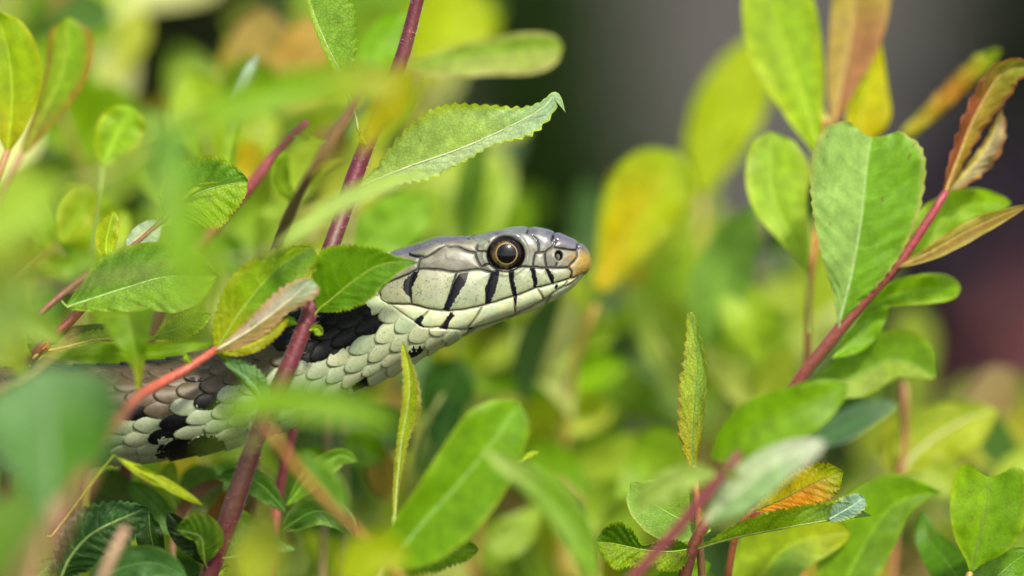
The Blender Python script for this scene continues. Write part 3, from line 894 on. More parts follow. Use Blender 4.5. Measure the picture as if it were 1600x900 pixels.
# ------------------------------------------------------------------ the shoots, one by one
def plant():
    RED, PINK, BROWN = (92, 28, 40), (196, 96, 84), (98, 60, 44)
    YG, LG, MG, DG, BG = (160, 190, 30), (165, 200, 100), (120, 170, 40), (60, 100, 40), (140, 185, 140)

    # ---- upright red stem in front of the neck
    s = Shoot('upright dark red hairy stem crossing in front of the snake', [(690, -130, -20), (655, -10, -22), (628, 90, -25), (590, 185, -30), (556, 270, -38), (530, 350, -60), (503, 425, -92), (478, 505, -112),
               (443, 590, -122), (403, 678, -122), (352, 828, -112), (325, 905, -100), (280, 1040, -70)], [10, 11, 12, 13, 13, 14, 14.5, 15, 15], RED, fuzz=900, lean=(-.01, .01))
    s.leaf([(562, 292, -45), (640, 260, -62), (720, 232, -70), (800, 196, -70), (848, 168, -64), (868, 150, -60), (884, 176, -64)],
           [(0, 4), (.1, 22), (.22, 52), (.36, 76), (.5, 74), (.66, 44), (.8, 16), (.9, 8), (1, 0)], [(0, 3), (.12, 20), (.3, 34), (.45, 26), (.6, 20), (.74, 34), (.84, 24), (.93, 8), (1, 0)],
           c=(174, 206, 118), colr=(188, 212, 150), tip=(160, 200, 150), edge=(176, 200, 60), al=12, ar=-5, cr=[10, 40, 60, 20], teeth=24, res=2, vein=.5, net=.65, midr=2.6, mid=(214, 222, 180), pet=[(556, 296, -38)], ew=.12, wave=2.2, u=(160, 190, 70))
    s.leaf([(556, 182, -34), (545, 150, -45), (530, 110, -55), (508, 65, -60), (488, 15, -60), (472, -40, -60)],
           [(0, 2), (.15, 8), (.35, 20), (.6, 18), (.8, 14), (1, 6)], [(0, 2), (.15, 8), (.3, 26), (.45, 50), (.65, 66), (.85, 66), (1, 50)],
           c=(160, 196, 90), colr=(150, 194, 92), edge=(140, 180, 60), al=30, cl=60, ar=14, teeth=20, res=2, vein=.5, net=.8, mid=(186, 196, 130), midr=2.6, pet=[(560, 205, -34)], ew=.12, wave=2)
    s.leaf([(497, 484, -118), (520, 466, -126), (550, 441, -136), (585, 418, -142), (622, 409, -146), (656, 410, -148)],
           [(0, 6), (.1, 44), (.2, 62), (.35, 74), (.5, 60), (.65, 34), (.8, 12), (.9, 5), (1, 0)], [(0, 5), (.1, 22), (.25, 38), (.45, 44), (.65, 36), (.82, 20), (.92, 9), (1, 0)],
           c=(102, 154, 10), colr=(96, 148, 12), edge=(150, 180, 40), al=14, ar=20, teeth=34, res=2, vein=.4, net=.55, mid=(158, 186, 50), midr=2.6, pet=[(472, 520, -114), (484, 504, -114)], ew=.08, wave=1.6, label='broad bright green leaf with its pointed tip over the snake\'s cheek')
    s.leaf([(572, 226, -46), (566, 216, -50), (562, 204, -50)], 5, 6, c=(160, 176, 50), name='bud', shape='el')
    s.leaf([(612, 140, -36), (616, 130, -40), (622, 120, -40)], 4, 4, c=(150, 70, 60), name='bud', shape='el')
    s.leaf([(464, 506, -120), (452, 502, -124), (440, 510, -124)], 9, 9, c=(130, 178, 40), shape='el', teeth=6, name='stipule')
    s.leaf([(484, 516, -122), (494, 514, -126), (504, 524, -124)], 9, 9, c=(150, 186, 44), shape='el', teeth=6, name='stipule')
    s.leaf([(418, 640, -134), (400, 606, -140), (375, 582, -142), (348, 566, -142)], 10, 25, c=(118, 160, 100), u=(90, 140, 30), shape='el', al=50, ar=10, teeth=14, res=2, net=.8, vein=.4, pet=[(412, 664, -128)])
    s.leaf([(356, 872, -118), (390, 862, -126), (430, 856, -128), (467, 856, -128)], [(0, 3), (.15, 30), (.35, 46), (.6, 30), (.85, 8), (1, 0)], 13, c=(120, 160, 96), teeth=16, res=2, vein=.4, net=.5, mid=(170, 190, 90), pet=[(340, 872, -112)])
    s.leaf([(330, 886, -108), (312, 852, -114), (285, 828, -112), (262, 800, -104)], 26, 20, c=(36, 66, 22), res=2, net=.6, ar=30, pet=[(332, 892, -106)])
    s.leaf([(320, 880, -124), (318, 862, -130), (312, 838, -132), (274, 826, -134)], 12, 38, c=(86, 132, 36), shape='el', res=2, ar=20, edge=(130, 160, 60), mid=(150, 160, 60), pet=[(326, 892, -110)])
    s.leaf([(336, 905, -100), (352, 888, -104), (362, 884, -104)], 5, 5, c=(150, 180, 60), name='stipule')

    # ---- pink stalked shoot with the orange leaf, coming towards the camera lower left
    s = Shoot('shoot with salmon pink stalk carrying an orange-edged folded leaf before the neck', [(338, 546, -140), (298, 573, -150), (252, 598, -170), (214, 622, -250), (184, 662, -450), (112, 780, -980), (40, 900, -1400), (-20, 1020, -1700)],
              [6, 7, 8, 9, 10, 11], (170, 82, 60), col2=(150, 92, 74), lean=(0, -.02))
    s.leaf([(337, 548, -140), (372, 492, -142), (420, 432, -138), (456, 402, -130), (490, 386, -124)], [(0, 3), (.12, 26), (.28, 40), (.5, 48), (.75, 32), (.92, 12), (1, 3)], [(0, 4), (.2, 30), (.5, 52), (.75, 52), (.95, 40), (1, 30)],
           c=(140, 178, 20), colr=(112, 162, 24), base=(174, 180, 36), edge=(164, 178, 40), al=18, ar=24, teeth=18, res=2, vein=.3, net=.5, mid=(160, 190, 70), midr=1.8, ew=.2, wave=2.5)
    s.leaf([(340, 546, -150), (384, 520, -156), (430, 487, -160), (466, 457, -160), (488, 437, -158)], [(0, 3), (.2, 11), (.5, 22), (.75, 26), (.92, 16), (1, 2)], [(0, 8), (.2, 18), (.45, 22), (.65, 16), (.8, 24), (.95, 26), (1, 20)],
           c=(206, 196, 176), colr=(194, 172, 116), tip=(176, 200, 160), edge=(206, 166, 130), al=-10, ar=-15, teeth=14, res=2, vein=.5, veinc=(236, 226, 190), mid=(240, 228, 180), midr=3.4, net=.3, ew=.3, wave=1.2, label='folded leaf showing its pinkish white underside and orange rim')
    s.leaf([(338, 552, -146), (372, 546, -150), (410, 530, -150), (452, 498, -148)], 14, 15, c=(178, 186, 36), colr=(170, 178, 20), edge=(160, 150, 30), shape='el', teeth=16, res=2, vein=.2, net=.5, wave=2)
    s.leaf([(340, 553, -140), (362, 568, -140), (392, 600, -138), (416, 634, -134)], 10, 10, c=(110, 150, 20), shape='la', res=2, vein=.2)
    s.leaf([(214, 612, -230), (216, 585, -236), (210, 545, -240), (198, 488, -236)], [(0, 3), (.25, 7), (.5, 20), (.75, 36), (.95, 46), (1, 44)], [(0, 3), (.25, 9), (.5, 20), (.75, 34), (.95, 46), (1, 46)],
           c=(120, 166, 20), colr=(104, 150, 18), base=(190, 190, 60), al=25, ar=25, res=1, vein=.2, mid=(140, 170, 40), midr=2)
    s.leaf([(300, 570, -152), (292, 560, -156), (290, 552, -156)], 6, 6, c=(150, 186, 50), name='stipule')

    # ---- thin brown twig, left
    s = Shoot('thin brown twig slanting up past the round leaf at left', [(338, 268, -70), (300, 300, -78), (245, 352, -92), (190, 398, -105), (150, 420, -110), (90, 466, -122), (22, 527, -150), (-60, 600, -180), (-140, 760, -200)], [3.5, 4.5, 5, 6, 6.5], (112, 66, 44), lean=(-.02, 0))
    s.leaf([(258, 352, -90), (284, 318, -84), (325, 296, -72), (388, 282, -62)], [(0, 4), (.15, 34), (.35, 58), (.6, 62), (.82, 44), (.95, 20), (1, 0)], [(0, 6), (.15, 36), (.35, 58), (.6, 66), (.82, 46), (.95, 22), (1, 0)],
           c=(112, 162, 66), colr=(146, 188, 44), edge=(156, 180, 40), al=24, ar=10, teeth=26, res=2, vein=.4, net=.8, mid=(176, 190, 90), pet=[(246, 356, -92)], wave=3, ew=.14)
    s.leaf([(104, 480, -112), (150, 465, -108), (200, 449, -102), (260, 433, -98), (342, 432, -98)], [(0, 4), (.12, 26), (.3, 58), (.5, 64), (.7, 54), (.88, 36), (1, 0)], [(0, 4), (.12, 18), (.3, 34), (.5, 50), (.7, 62), (.88, 44), (1, 0)],
           c=(118, 168, 74), colr=(136, 184, 62), edge=(156, 192, 80), al=14, ar=24, res=2, vein=.45, net=.8, mid=(160, 196, 96), midr=3, pet=[(92, 466, -120)], wave=3, ew=.1)
    s.leaf([(168, 408, -106), (166, 376, -104), (178, 328, -100)], 22, 18, c=(160, 190, 16), edge=(190, 200, 60), shape='el', al=35, res=1, pet=[(170, 412, -106)])
    s.leaf([(196, 396, -106), (216, 372, -100), (250, 344, -92)], 16, 26, c=(190, 214, 170), tip=(206, 222, 196), shape='el', res=1, vein=.5, veinc=(236, 220, 160), mid=(226, 206, 130))
    s.leaf([(270, 335, -82), (285, 312, -92), (312, 292, -96), (345, 284, -92)], 5, 4, c=(176, 196, 84), shape='la', res=1)

    # ---- small red stem, far left
    s = Shoot('short red stem with a knobbly node above the snake\'s back at left', [(190, 405, -20), (150, 455, -40), (114, 498, -55), (72, 536, -62), (48, 562, -40), (36, 600, 60), (20, 680, 130), (0, 900, 160)], [5, 7, 9, 10, 9], (168, 70, 66), col2=(120, 70, 50), fuzz=150)
    s.leaf([(62, 550, -62), (100, 543, -66), (150, 531, -66), (200, 530, -64), (258, 530, -60)], [(0, 2), (.2, 9), (.45, 20), (.62, 16), (.85, 8), (1, 0)], [(0, 2), (.3, 4), (.7, 5), (1, 0)], c=(164, 194, 96), edge=(140, 176, 50), al=25, teeth=22, res=2, vein=.3, net=.9, mid=(204, 180, 90), midr=4, pet=[(52, 560, -60)])
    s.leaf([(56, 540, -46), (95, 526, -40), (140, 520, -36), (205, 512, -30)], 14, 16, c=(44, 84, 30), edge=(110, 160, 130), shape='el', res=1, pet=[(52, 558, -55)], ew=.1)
    s.leaf([(240, 526, -40), (280, 512, -40), (330, 490, -38)], 22, 22, c=(134, 172, 70), edge=(170, 190, 80), shape='el', res=2, teeth=18, net=.8)
    s.leaf([(70, 556, 70), (150, 552, 90), (240, 552, 100), (330, 535, 110)], 18, 20, c=(132, 176, 12), shape='el', res=1, pet=[(46, 572, -50)])
    s.leaf([(48, 556, -60), (40, 540, -64), (46, 520, -66)], 9, 9, c=(140, 176, 40), name='stipule')
    s.leaf([(66, 546, -72), (73, 540, -74), (77, 536, -74)], 5, 5, c=(190, 96, 90), name='bud', shape='el')

    # ---- foreground, strongly blurred
    s = Shoot('large blurred bluish green leaf in the left foreground', [(96, 770, -800), (70, 840, -800), (40, 960, -800)], [5, 7], (190, 140, 110))
    s.leaf([(76, 822, -800), (80, 740, -800), (76, 650, -790), (62, 575, -770)], [(0, 4), (.15, 30), (.35, 70), (.6, 100), (.85, 86), (1, 10)], [(0, 4), (.15, 30), (.35, 74), (.6, 112), (.85, 108), (1, 20)], c=(114, 166, 100), colr=(100, 158, 70), tip=(132, 178, 118), res=1, al=-8, ar=18, mid=(150, 186, 130), midr=6, vein=.5)
    s = Shoot('dark green blurred leaf filling the lower left corner', [(-30, 900, -950), (-60, 1000, -950)], [6, 8], (110, 130, 40))
    s.leaf([(-40, 930, -950), (0, 880, -950), (20, 820, -940), (30, 765, -930)], 66, 50, c=(96, 142, 10), res=1, shape='el')
    s = Shoot('hazy yellow green leaves at the far left edge, nearest the camera', [(-40, 330, -1500), (-60, 480, -1500), (-90, 700, -1500), (-110, 960, -1500)], [8, 9], (120, 120, 40))
    s.leaf([(-60, 420, -1200), (-10, 360, -1180), (50, 310, -1160), (110, 280, -1140)], 44, 44, c=(150, 188, 40), res=0, shape='el')
    s.leaf([(-70, 470, -1150), (-20, 440, -1120), (30, 410, -1100), (90, 400, -1100)], 36, 34, c=(168, 176, 14), res=0, shape='el')
    s.leaf([(-80, 560, -1400), (-30, 520, -1300), (20, 470, -1300), (40, 410, -1300)], 40, 44, c=(136, 170, 90), res=0, shape='el')
    s = Shoot('upright blurred green leaf in front of the round leaf', [(290, 480, -1050), (262, 500, -1100), (120, 520, -1250), (-120, 620, -1400), (-180, 900, -1400)], [3, 4, 5], (130, 150, 40))
    s.leaf([(290, 490, -1050), (286, 400, -1050), (276, 300, -1040), (262, 180, -1020)], 38, 34, c=(128, 178, 40), res=0, shape='el', tip=(90, 150, 70))
    s.leaf([(296, 540, -1060), (320, 480, -1060), (330, 400, -1060), (330, 340, -1060)], 14, 16, c=(140, 176, 40), res=0, shape='el')
    s = Shoot('long blurred bright green leaf with yellow tip across the red stem', [(235, 228, -780), (150, 280, -790), (40, 310, -820), (-140, 400, -850), (-220, 700, -880)], [4, 5, 7], (140, 150, 50))
    s.leaf([(262, 222, -760), (330, 185, -750), (410, 152, -740), (520, 126, -720), (640, 112, -700)], [(0, 4), (.2, 22), (.45, 32), (.75, 24), (.95, 10), (1, 0)], [(0, 4), (.2, 22), (.45, 32), (.75, 36), (.93, 32), (1, 6)], c=(134, 184, 26), colr=(138, 184, 30), tip=(172, 176, 30), res=1, pet=[(215, 242, -780)])
    s.leaf([(560, 240, -600), (580, 200, -600), (620, 140, -610), (640, 95, -620)], 22, 30, c=(178, 176, 20), res=0, shape='el', pet=[(540, 250, -610), (400, 200, -720), (300, 185, -770)])
    s = Shoot('slender pale blurred leaf lying across the red stem above the snake', [(432, 386, -480), (380, 400, -520), (250, 420, -600), (-60, 500, -700), (-160, 760, -700)], [3, 4], (150, 150, 80))
    s.leaf([(430, 388, -470), (500, 335, -450), (580, 292, -430), (690, 262, -420)], 16, 18, c=(172, 204, 110), res=0, shape='la')
    s = Shoot('blurred orange twig with a green leaf covering the lower body', [(418, 668, -560), (470, 740, -520), (520, 795, -480), (566, 838, -440), (640, 930, -380), (660, 1020, -380)], [5, 8, 9], (176, 128, 60), col2=(150, 104, 70))
    s.leaf([(330, 662, -860), (400, 628, -860), (480, 616, -860), (560, 634, -850), (625, 664, -840)], [(0, 4), (.25, 22), (.5, 20), (.75, 14), (1, 0)], [(0, 4), (.2, 20), (.5, 40), (.75, 34), (.95, 14), (1, 0)], c=(128, 176, 20), res=1, pet=[(310, 700, -800), (420, 690, -600)])
    s.leaf([(540, 812, -430), (520, 770, -420), (490, 735, -410), (466, 706, -400)], 10, 24, c=(96, 146, 40), edge=(150, 190, 80), res=1, shape='el', ew=.2)
    s = Shoot('blurred yellow leaf and pinkish stalk low in the front at left', [(196, 826, -430), (170, 880, -450), (130, 980, -450)], [7, 8], (176, 140, 110))
    s.leaf([(410, 940, -700), (404, 900, -700), (410, 860, -700), (424, 800, -700)], 46, 36, c=(160, 176, 60), res=0, shape='el', pet=[(300, 960, -600), (180, 930, -450)])
    # ---- low leaves, bottom left, nearly sharp
    s = Shoot('dark green low shoot at the bottom left under the snake', [(205, 800, -90), (160, 850, -80), (110, 890, -70), (80, 960, -60)], [4, 6], (120, 110, 50))
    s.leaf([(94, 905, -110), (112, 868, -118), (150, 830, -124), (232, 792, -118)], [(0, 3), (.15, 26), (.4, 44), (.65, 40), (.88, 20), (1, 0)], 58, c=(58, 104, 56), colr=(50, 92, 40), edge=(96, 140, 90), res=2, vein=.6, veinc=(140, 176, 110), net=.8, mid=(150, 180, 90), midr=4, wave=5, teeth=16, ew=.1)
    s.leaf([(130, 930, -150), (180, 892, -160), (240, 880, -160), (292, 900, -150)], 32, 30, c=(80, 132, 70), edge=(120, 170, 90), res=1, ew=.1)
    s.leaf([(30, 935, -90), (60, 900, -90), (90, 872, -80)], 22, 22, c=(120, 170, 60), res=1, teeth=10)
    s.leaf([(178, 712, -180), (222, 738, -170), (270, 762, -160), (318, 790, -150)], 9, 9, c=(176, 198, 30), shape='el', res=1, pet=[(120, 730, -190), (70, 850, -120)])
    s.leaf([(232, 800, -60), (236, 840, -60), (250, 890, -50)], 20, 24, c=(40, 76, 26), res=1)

    # ---- rolled young leaf below the neck
    s = Shoot('narrow rolled yellow green leaf standing below the snake\'s neck', [(616, 806, -120), (614, 860, -118), (640, 950, -110)], [4, 6], (150, 170, 70))
    s.leaf([(617, 808, -120), (620, 760, -122), (627, 690, -126), (636, 640, -128), (640, 590, -128), (630, 534, -128)], [(0, 5), (.3, 9), (.5, 11), (.7, 15), (.85, 13), (.96, 7), (1, 2)], [(0, 5), (.2, 6), (.45, 14), (.6, 23), (.72, 20), (.85, 10), (1, 1)],
           c=(182, 202, 60), colr=(158, 182, 40), edge=(176, 166, 90), al=[10, 30, 40, 20], ar=[-50, -20, 20, 20], teeth=22, res=2, net=.9, vein=.2, midr=2.4, mid=(196, 206, 120), wave=1.6)
    # ---- big leaf, bottom centre
    s = Shoot('big upright oval green leaf at the bottom centre', [(600, 890, -260), (580, 930, -260), (560, 1000, -250)], [5, 6], (150, 140, 70))
    s.leaf([(604, 888, -260), (662, 816, -265), (720, 752, -270), (770, 690, -272), (812, 628, -262)], [(0, 10), (.15, 36), (.35, 44), (.6, 58), (.8, 60), (.93, 40), (1, 0)], [(0, 10), (.15, 52), (.35, 72), (.6, 68), (.8, 52), (.93, 34), (1, 0)],
           c=(124, 178, 12), colr=(120, 174, 16), edge=(156, 192, 60), al=12, ar=16, res=1, vein=.5, mid=(156, 198, 96), midr=3.2, net=.4, ew=.08)
    s.leaf([(560, 905, -200), (610, 870, -180), (690, 862, -150), (748, 858, -130)], 44, 40, c=(122, 166, 20), edge=(160, 186, 40), teeth=26, res=2, vein=.3, net=.9, wave=3, ew=.1)
    s.leaf([(545, 930, -640), (560, 890, -640), (600, 868, -640), (640, 880, -640)], 40, 30, c=(170, 192, 20), res=0, shape='el', pet=[(560, 960, -500)])
    s.leaf([(812, 722, -150), (826, 712, -150), (842, 706, -150)], 6, 6, c=(166, 196, 40), name='stipule')
    s = Shoot('arching blurred green leaf beside the big oval leaf', [(930, 905, -520), (950, 980, -520)], [5, 6], (140, 150, 60))
    s.leaf([(932, 912, -520), (898, 830, -510), (840, 762, -490), (752, 698, -470)], [(0, 8), (.3, 26), (.6, 20), (.85, 14), (1, 0)], [(0, 8), (.3, 30), (.6, 26), (.85, 14), (1, 0)], c=(124, 172, 30), tip=(180, 206, 120), res=1)
    # ---- rolled leaf, right of centre
    s = Shoot('upright curled serrated leaf with orange rim, right of the snake', [(1084, 728, -58), (1090, 800, -50), (1100, 950, -40)], [5, 6], (160, 110, 60))
    s.leaf([(1084, 730, -58), (1082, 690, -60), (1086, 630, -62), (1090, 570, -62), (1084, 520, -60), (1076, 488, -58)], [(0, 8), (.2, 24), (.45, 30), (.65, 28), (.82, 18), (.95, 8), (1, 3)], [(0, 8), (.2, 26), (.45, 28), (.65, 25), (.82, 18), (.95, 18), (1, 10)],
           c=(170, 192, 84), colr=(160, 194, 96), base=(186, 178, 60), edge=(176, 146, 80), al=10, ar=25, cr=50, teeth=13, res=2, net=.95, vein=.45, vdark=True, veinc=(90, 150, 70), midr=1.6, mid=(110, 160, 80), wave=2.4, ew=.12)

    # ---- blurred red stem, lower right foreground
    s = Shoot('blurred crimson stem leaning right in the lower foreground with pale leaves', [(1156, 708, -400), (1120, 752, -400), (1060, 825, -400), (985, 908, -400), (920, 1000, -400)], [6, 9, 10], (118, 42, 52))
    s.leaf([(1100, 818, -370), (1150, 772, -380), (1215, 722, -390), (1292, 690, -390)], 34, 42, c=(206, 228, 172), colr=(168, 208, 140), tip=(220, 230, 200), res=1, al=-22, ar=32, vein=.3)
    s.leaf([(1128, 745, -400), (1080, 745, -396), (1020, 775, -390), (990, 800, -380)], 20, 26, c=(170, 200, 110), res=1, shape='el')
    s.leaf([(1130, 735, -404), (1144, 740, -410), (1152, 752, -410)], 8, 8, c=(130, 150, 50), name='stipule')
    # ---- sharp serrated leaves, lower right
    s = Shoot('sharp serrated bright leaves spreading from a short brown node at lower right', [(1112, 800, -70), (1096, 828, -64), (1080, 858, -60), (1062, 930, -50)], [7, 9, 10], (130, 74, 50), fuzz=120)
    s.leaf([(1080, 858, -64), (1042, 862, -70), (1000, 858, -72), (962, 850, -72), (931, 846, -68)], [(0, 4), (.1, 26), (.22, 28), (.36, 22), (.48, 14), (.52, 3), (.56, 3), (.6, 20), (.72, 34), (.86, 32), (.95, 20), (1, 0)] and [(0, 4), (.12, 32), (.27, 34), (.42, 30), (.6, 34), (.72, 44), (.88, 32), (.96, 16), (1, 0)],
           [(0, 4), (.1, 20), (.22, 26), (.36, 22), (.48, 10), (.54, 12), (.64, 34), (.78, 44), (.92, 30), (1, 0)], c=(150, 184, 20), colr=(88, 134, 20), edge=(164, 190, 40), al=16, ar=30, teeth=30, res=2, vein=.6, vdark=True, net=.95, midr=2, wave=3.5, ew=.1)
    s.leaf([(1088, 858, -66), (1150, 840, -72), (1230, 824, -76), (1300, 812, -76), (1362, 806, -70)], [(0, 3), (.12, 12), (.25, 24), (.45, 34), (.65, 36), (.8, 40), (.92, 34), (1, 0)], [(0, 3), (.3, 4), (.7, 5), (1, 1)],
           c=(140, 182, 24), tip=(140, 184, 120), edge=(166, 190, 50), al=18, cl=[0, 0, 20, 80], ar=60, teeth=26, res=2, vein=.65, vdark=True, net=.95, midr=2.4, mid=(180, 190, 90), wave=2.4, ew=.08, u=(170, 206, 176))
    s.leaf([(1296, 812, -84), (1316, 800, -94), (1336, 788, -98), (1350, 776, -94)], [(0, 6), (.3, 20), (.6, 22), (.9, 14), (1, 0)], [(0, 6), (.3, 14), (.6, 18), (.9, 14), (1, 0)], c=(166, 206, 176), edge=(190, 206, 120), teeth=10, res=2, vein=.5, veinc=(214, 230, 206), net=.5, wave=1.5, ew=.12, label='curled back leaf tip showing the bluish underside')
    s.leaf([(1110, 828, -30), (1060, 810, -36), (1010, 780, -40), (985, 755, -40)], 44, 50, c=(136, 184, 84), colr=(150, 190, 90), shape='el', res=1, edge=(176, 206, 110), ew=.1, pet=[(1090, 842, -60)])
    s = Shoot('yellow and orange leaf with brown rim tucked under the pale one', [(1178, 797, -40), (1150, 830, -10), (1130, 940, 20)], [4, 6], (150, 90, 50))
    s.leaf([(1178, 798, -42), (1226, 778, -48), (1276, 752, -50), (1318, 736, -46)], [(0, 3), (.2, 24), (.45, 34), (.7, 34), (.88, 22), (1, 0)], [(0, 3), (.2, 16), (.45, 30), (.7, 38), (.88, 30), (1, 0)],
           c=(196, 180, 24), colr=(214, 144, 26), tip=(150, 172, 20), edge=(150, 96, 24), al=14, ar=10, teeth=22, res=2, vein=.6, veinc=(140, 100, 20), vdark=True, net=.4, midr=2, mid=(120, 140, 30), wave=2.6, ew=.08)
    # ---- right side, behind the plane of focus
    s = Shoot('broad green leaves behind the serrated ones at lower right', [(1440, 770, 150), (1380, 850, 160), (1330, 960, 170)], [5, 7], (150, 130, 70))
    s.leaf([(1300, 960, 130), (1340, 870, 130), (1395, 790, 130), (1470, 768, 130)], [(0, 10), (.2, 50), (.45, 74), (.7, 56), (.9, 24), (1, 0)], [(0, 10), (.2, 36), (.45, 44), (.7, 34), (.9, 10), (1, 0)], c=(124, 174, 20), colr=(118, 164, 50), res=1, edge=(150, 190, 60), ew=.1)
    s.leaf([(1160, 980, 110), (1190, 900, 110), (1240, 850, 110), (1330, 830, 110)], 60, 50, c=(158, 192, 50), colr=(130, 176, 80), res=1, tip=(190, 200, 50))
    s.leaf([(1010, 960, 60), (1060, 910, 60), (1110, 880, 60)], 30, 26, c=(116, 166, 30), res=1)
    s = Shoot('notched heart-shaped green leaf at the right edge', [(1516, 895, -110), (1500, 940, -110), (1490, 1020, -110)], [5, 6], (160, 140, 60))
    s.leaf([(1518, 892, -110), (1528, 850, -112), (1540, 800, -112), (1546, 745, -108)], [(0, 4), (.1, 14), (.3, 40), (.55, 58), (.78, 60), (.92, 50), (1, 30)], [(0, 4), (.1, 16), (.3, 50), (.55, 64), (.78, 64), (.92, 54), (1, 34)], c=(134, 180, 16), colr=(126, 176, 24), lobe=.55, al=18, ar=14, res=1, mid=(110, 140, 30), midr=2.6, vein=.35, vdark=True, edge=(160, 190, 40), ew=.08)
    s.leaf([(1508, 920, -60), (1480, 880, 60), (1450, 840, 120), (1440, 800, 130)], 34, 30, c=(90, 142, 40), res=1)
    s.leaf([(1530, 930, -60), (1570, 890, -40), (1610, 860, -40)], 30, 30, c=(110, 160, 50), res=1)

    s = Shoot('red-stemmed shoot at right with the large notched pale green leaf', [(1478, 300, 50), (1442, 356, 46), (1402, 414, 46), (1345, 476, 56), (1290, 540, 70), (1244, 602, 84), (1200, 690, 130), (1180, 800, 180), (1170, 960, 220)], [6, 8, 10, 11, 12], (140, 52, 58), lean=(0, .01))
    s.leaf([(1312, 500, 52), (1330, 430, 44), (1346, 340, 40), (1354, 260, 40), (1362, 214, 44)], [(0, 5), (.1, 20), (.3, 56), (.55, 86), (.76, 98), (.9, 84), (1, 44)], [(0, 5), (.1, 22), (.3, 58), (.55, 86), (.76, 96), (.9, 80), (1, 42)],
           c=(160, 200, 118), colr=(124, 178, 62), lobe=.42, al=26, ar=8, res=2, teeth=18, vein=.4, net=.35, mid=(186, 214, 140), midr=3, edge=(176, 190, 110), ew=.06, wave=3, pet=[(1310, 520, 60)])
    s.leaf([(1262, 425, 160), (1236, 370, 170), (1206, 300, 180), (1204, 205, 190)], 40, 62, c=(158, 198, 70), res=1, shape='ob', edge=(180, 206, 90), pet=[(1264, 520, 110)])
    s.leaf([(1402, 418, 40), (1450, 396, 38), (1530, 352, 36), (1612, 318, 30)], 17, 20, c=(176, 162, 90), colr=(156, 130, 70), edge=(196, 180, 110), shape='la', al=30, ar=30, res=1, mid=(200, 170, 100))
    s.leaf([(1404, 412, 110), (1450, 360, 120), (1510, 322, 130), (1580, 318, 130)], 34, 26, c=(140, 186, 14), res=1, edge=(170, 200, 60), ew=.1)
    s.leaf([(1350, 484, 100), (1400, 460, 100), (1450, 452, 100), (1502, 450, 100)], [(0, 3), (.2, 14), (.5, 24), (.8, 24), (.95, 14), (1, 0)], [(0, 3), (.2, 14), (.5, 22), (.8, 22), (.95, 14), (1, 0)], c=(132, 182, 10), res=1, edge=(160, 196, 50), ew=.15)
    s.leaf([(1476, 302, 60), (1498, 244, 66), (1526, 176, 72), (1568, 112, 78), (1612, 100, 80)], [(0, 5), (.2, 18), (.5, 26), (.8, 26), (1, 8)], [(0, 5), (.2, 18), (.5, 36), (.75, 46), (.92, 34), (1, 10)], c=(158, 92, 70), colr=(172, 150, 78), tip=(150, 160, 70), edge=(150, 92, 76), al=40, ar=20, cr=40, res=2, teeth=9, mid=(200, 170, 90), midr=4, wave=7)
    s.leaf([(1480, 300, 90), (1510, 270, 92), (1545, 225, 92), (1566, 170, 92)], 14, 26, c=(206, 196, 120), colr=(200, 186, 140), edge=(176, 120, 96), res=2, teeth=7, wave=7, cl=60, shape='el')
    s.leaf([(1300, 560, 90), (1340, 525, 110), (1370, 480, 120), (1392, 440, 120)], 18, 26, c=(126, 178, 30), res=1, shape='la')
    s.leaf([(1262, 600, 130), (1330, 590, 140), (1400, 560, 150), (1465, 590, 150)], [(0, 4), (.3, 40), (.6, 46), (.85, 40), (1, 0)], 36, c=(116, 160, 40), colr=(150, 180, 70), edge=(160, 190, 50), res=1, ew=.1)
    s = Shoot('tall blurred shoot behind with bright leaf at top right and pink leaf', [(1290, 180, 260), (1284, 300, 250), (1266, 440, 230), (1262, 530, 220), (1256, 700, 230), (1250, 960, 240)], [4, 5, 6], (196, 110, 70), col2=(130, 90, 50))
    s.leaf([(1280, 240, 240), (1256, 150, 250), (1222, 60, 260), (1188, -50, 270)], [(0, 5), (.2, 34), (.45, 54), (.7, 56), (1, 30)], [(0, 5), (.2, 22), (.45, 50), (.7, 66), (1, 60)], c=(160, 196, 14), colr=(160, 200, 60), res=1, edge=(180, 206, 40))
    s.leaf([(1302, 196, 250), (1316, 120, 256), (1330, 40, 262), (1338, -60, 270)], [(0, 4), (.25, 22), (.5, 32), (.75, 34), (1, 26)], [(0, 4), (.25, 26), (.5, 48), (.75, 58), (1, 50)], c=(186, 160, 96), colr=(180, 128, 100), res=1, mid=(206, 176, 100), midr=4, tip=(180, 170, 70))
    s.leaf([(1330, 235, 280), (1352, 160, 280), (1372, 50, 280)], [(0, 6), (.3, 26), (.6, 24), (1, 2)], [(0, 6), (.3, 44), (.6, 28), (1, 2)], c=(180, 192, 4), colr=(196, 194, 0), base=(204, 186, 0), res=1)
    s.leaf([(1296, 188, 245), (1282, 178, 246), (1274, 152, 248)], 8, 9, c=(222, 214, 140), name='stipule')
    s.leaf([(1412, 212, 330), (1460, 168, 330), (1512, 118, 330), (1562, 78, 330)], [(0, 12), (.3, 16), (.6, 20), (.85, 20), (1, 4)], [(0, 12), (.3, 18), (.6, 20), (.85, 16), (1, 4)], c=(176, 126, 50), base=(178, 186, 70), tip=(150, 186, 30), res=1, teeth=7, wave=8, al=35, ar=30, pet=[(1300, 300, 280)])
    s = Shoot('blurred yellow leaf just beyond the snake\'s snout', [(930, 480, 470), (900, 560, 520), (880, 700, 600), (880, 960, 700)], [5, 6], (190, 150, 80))
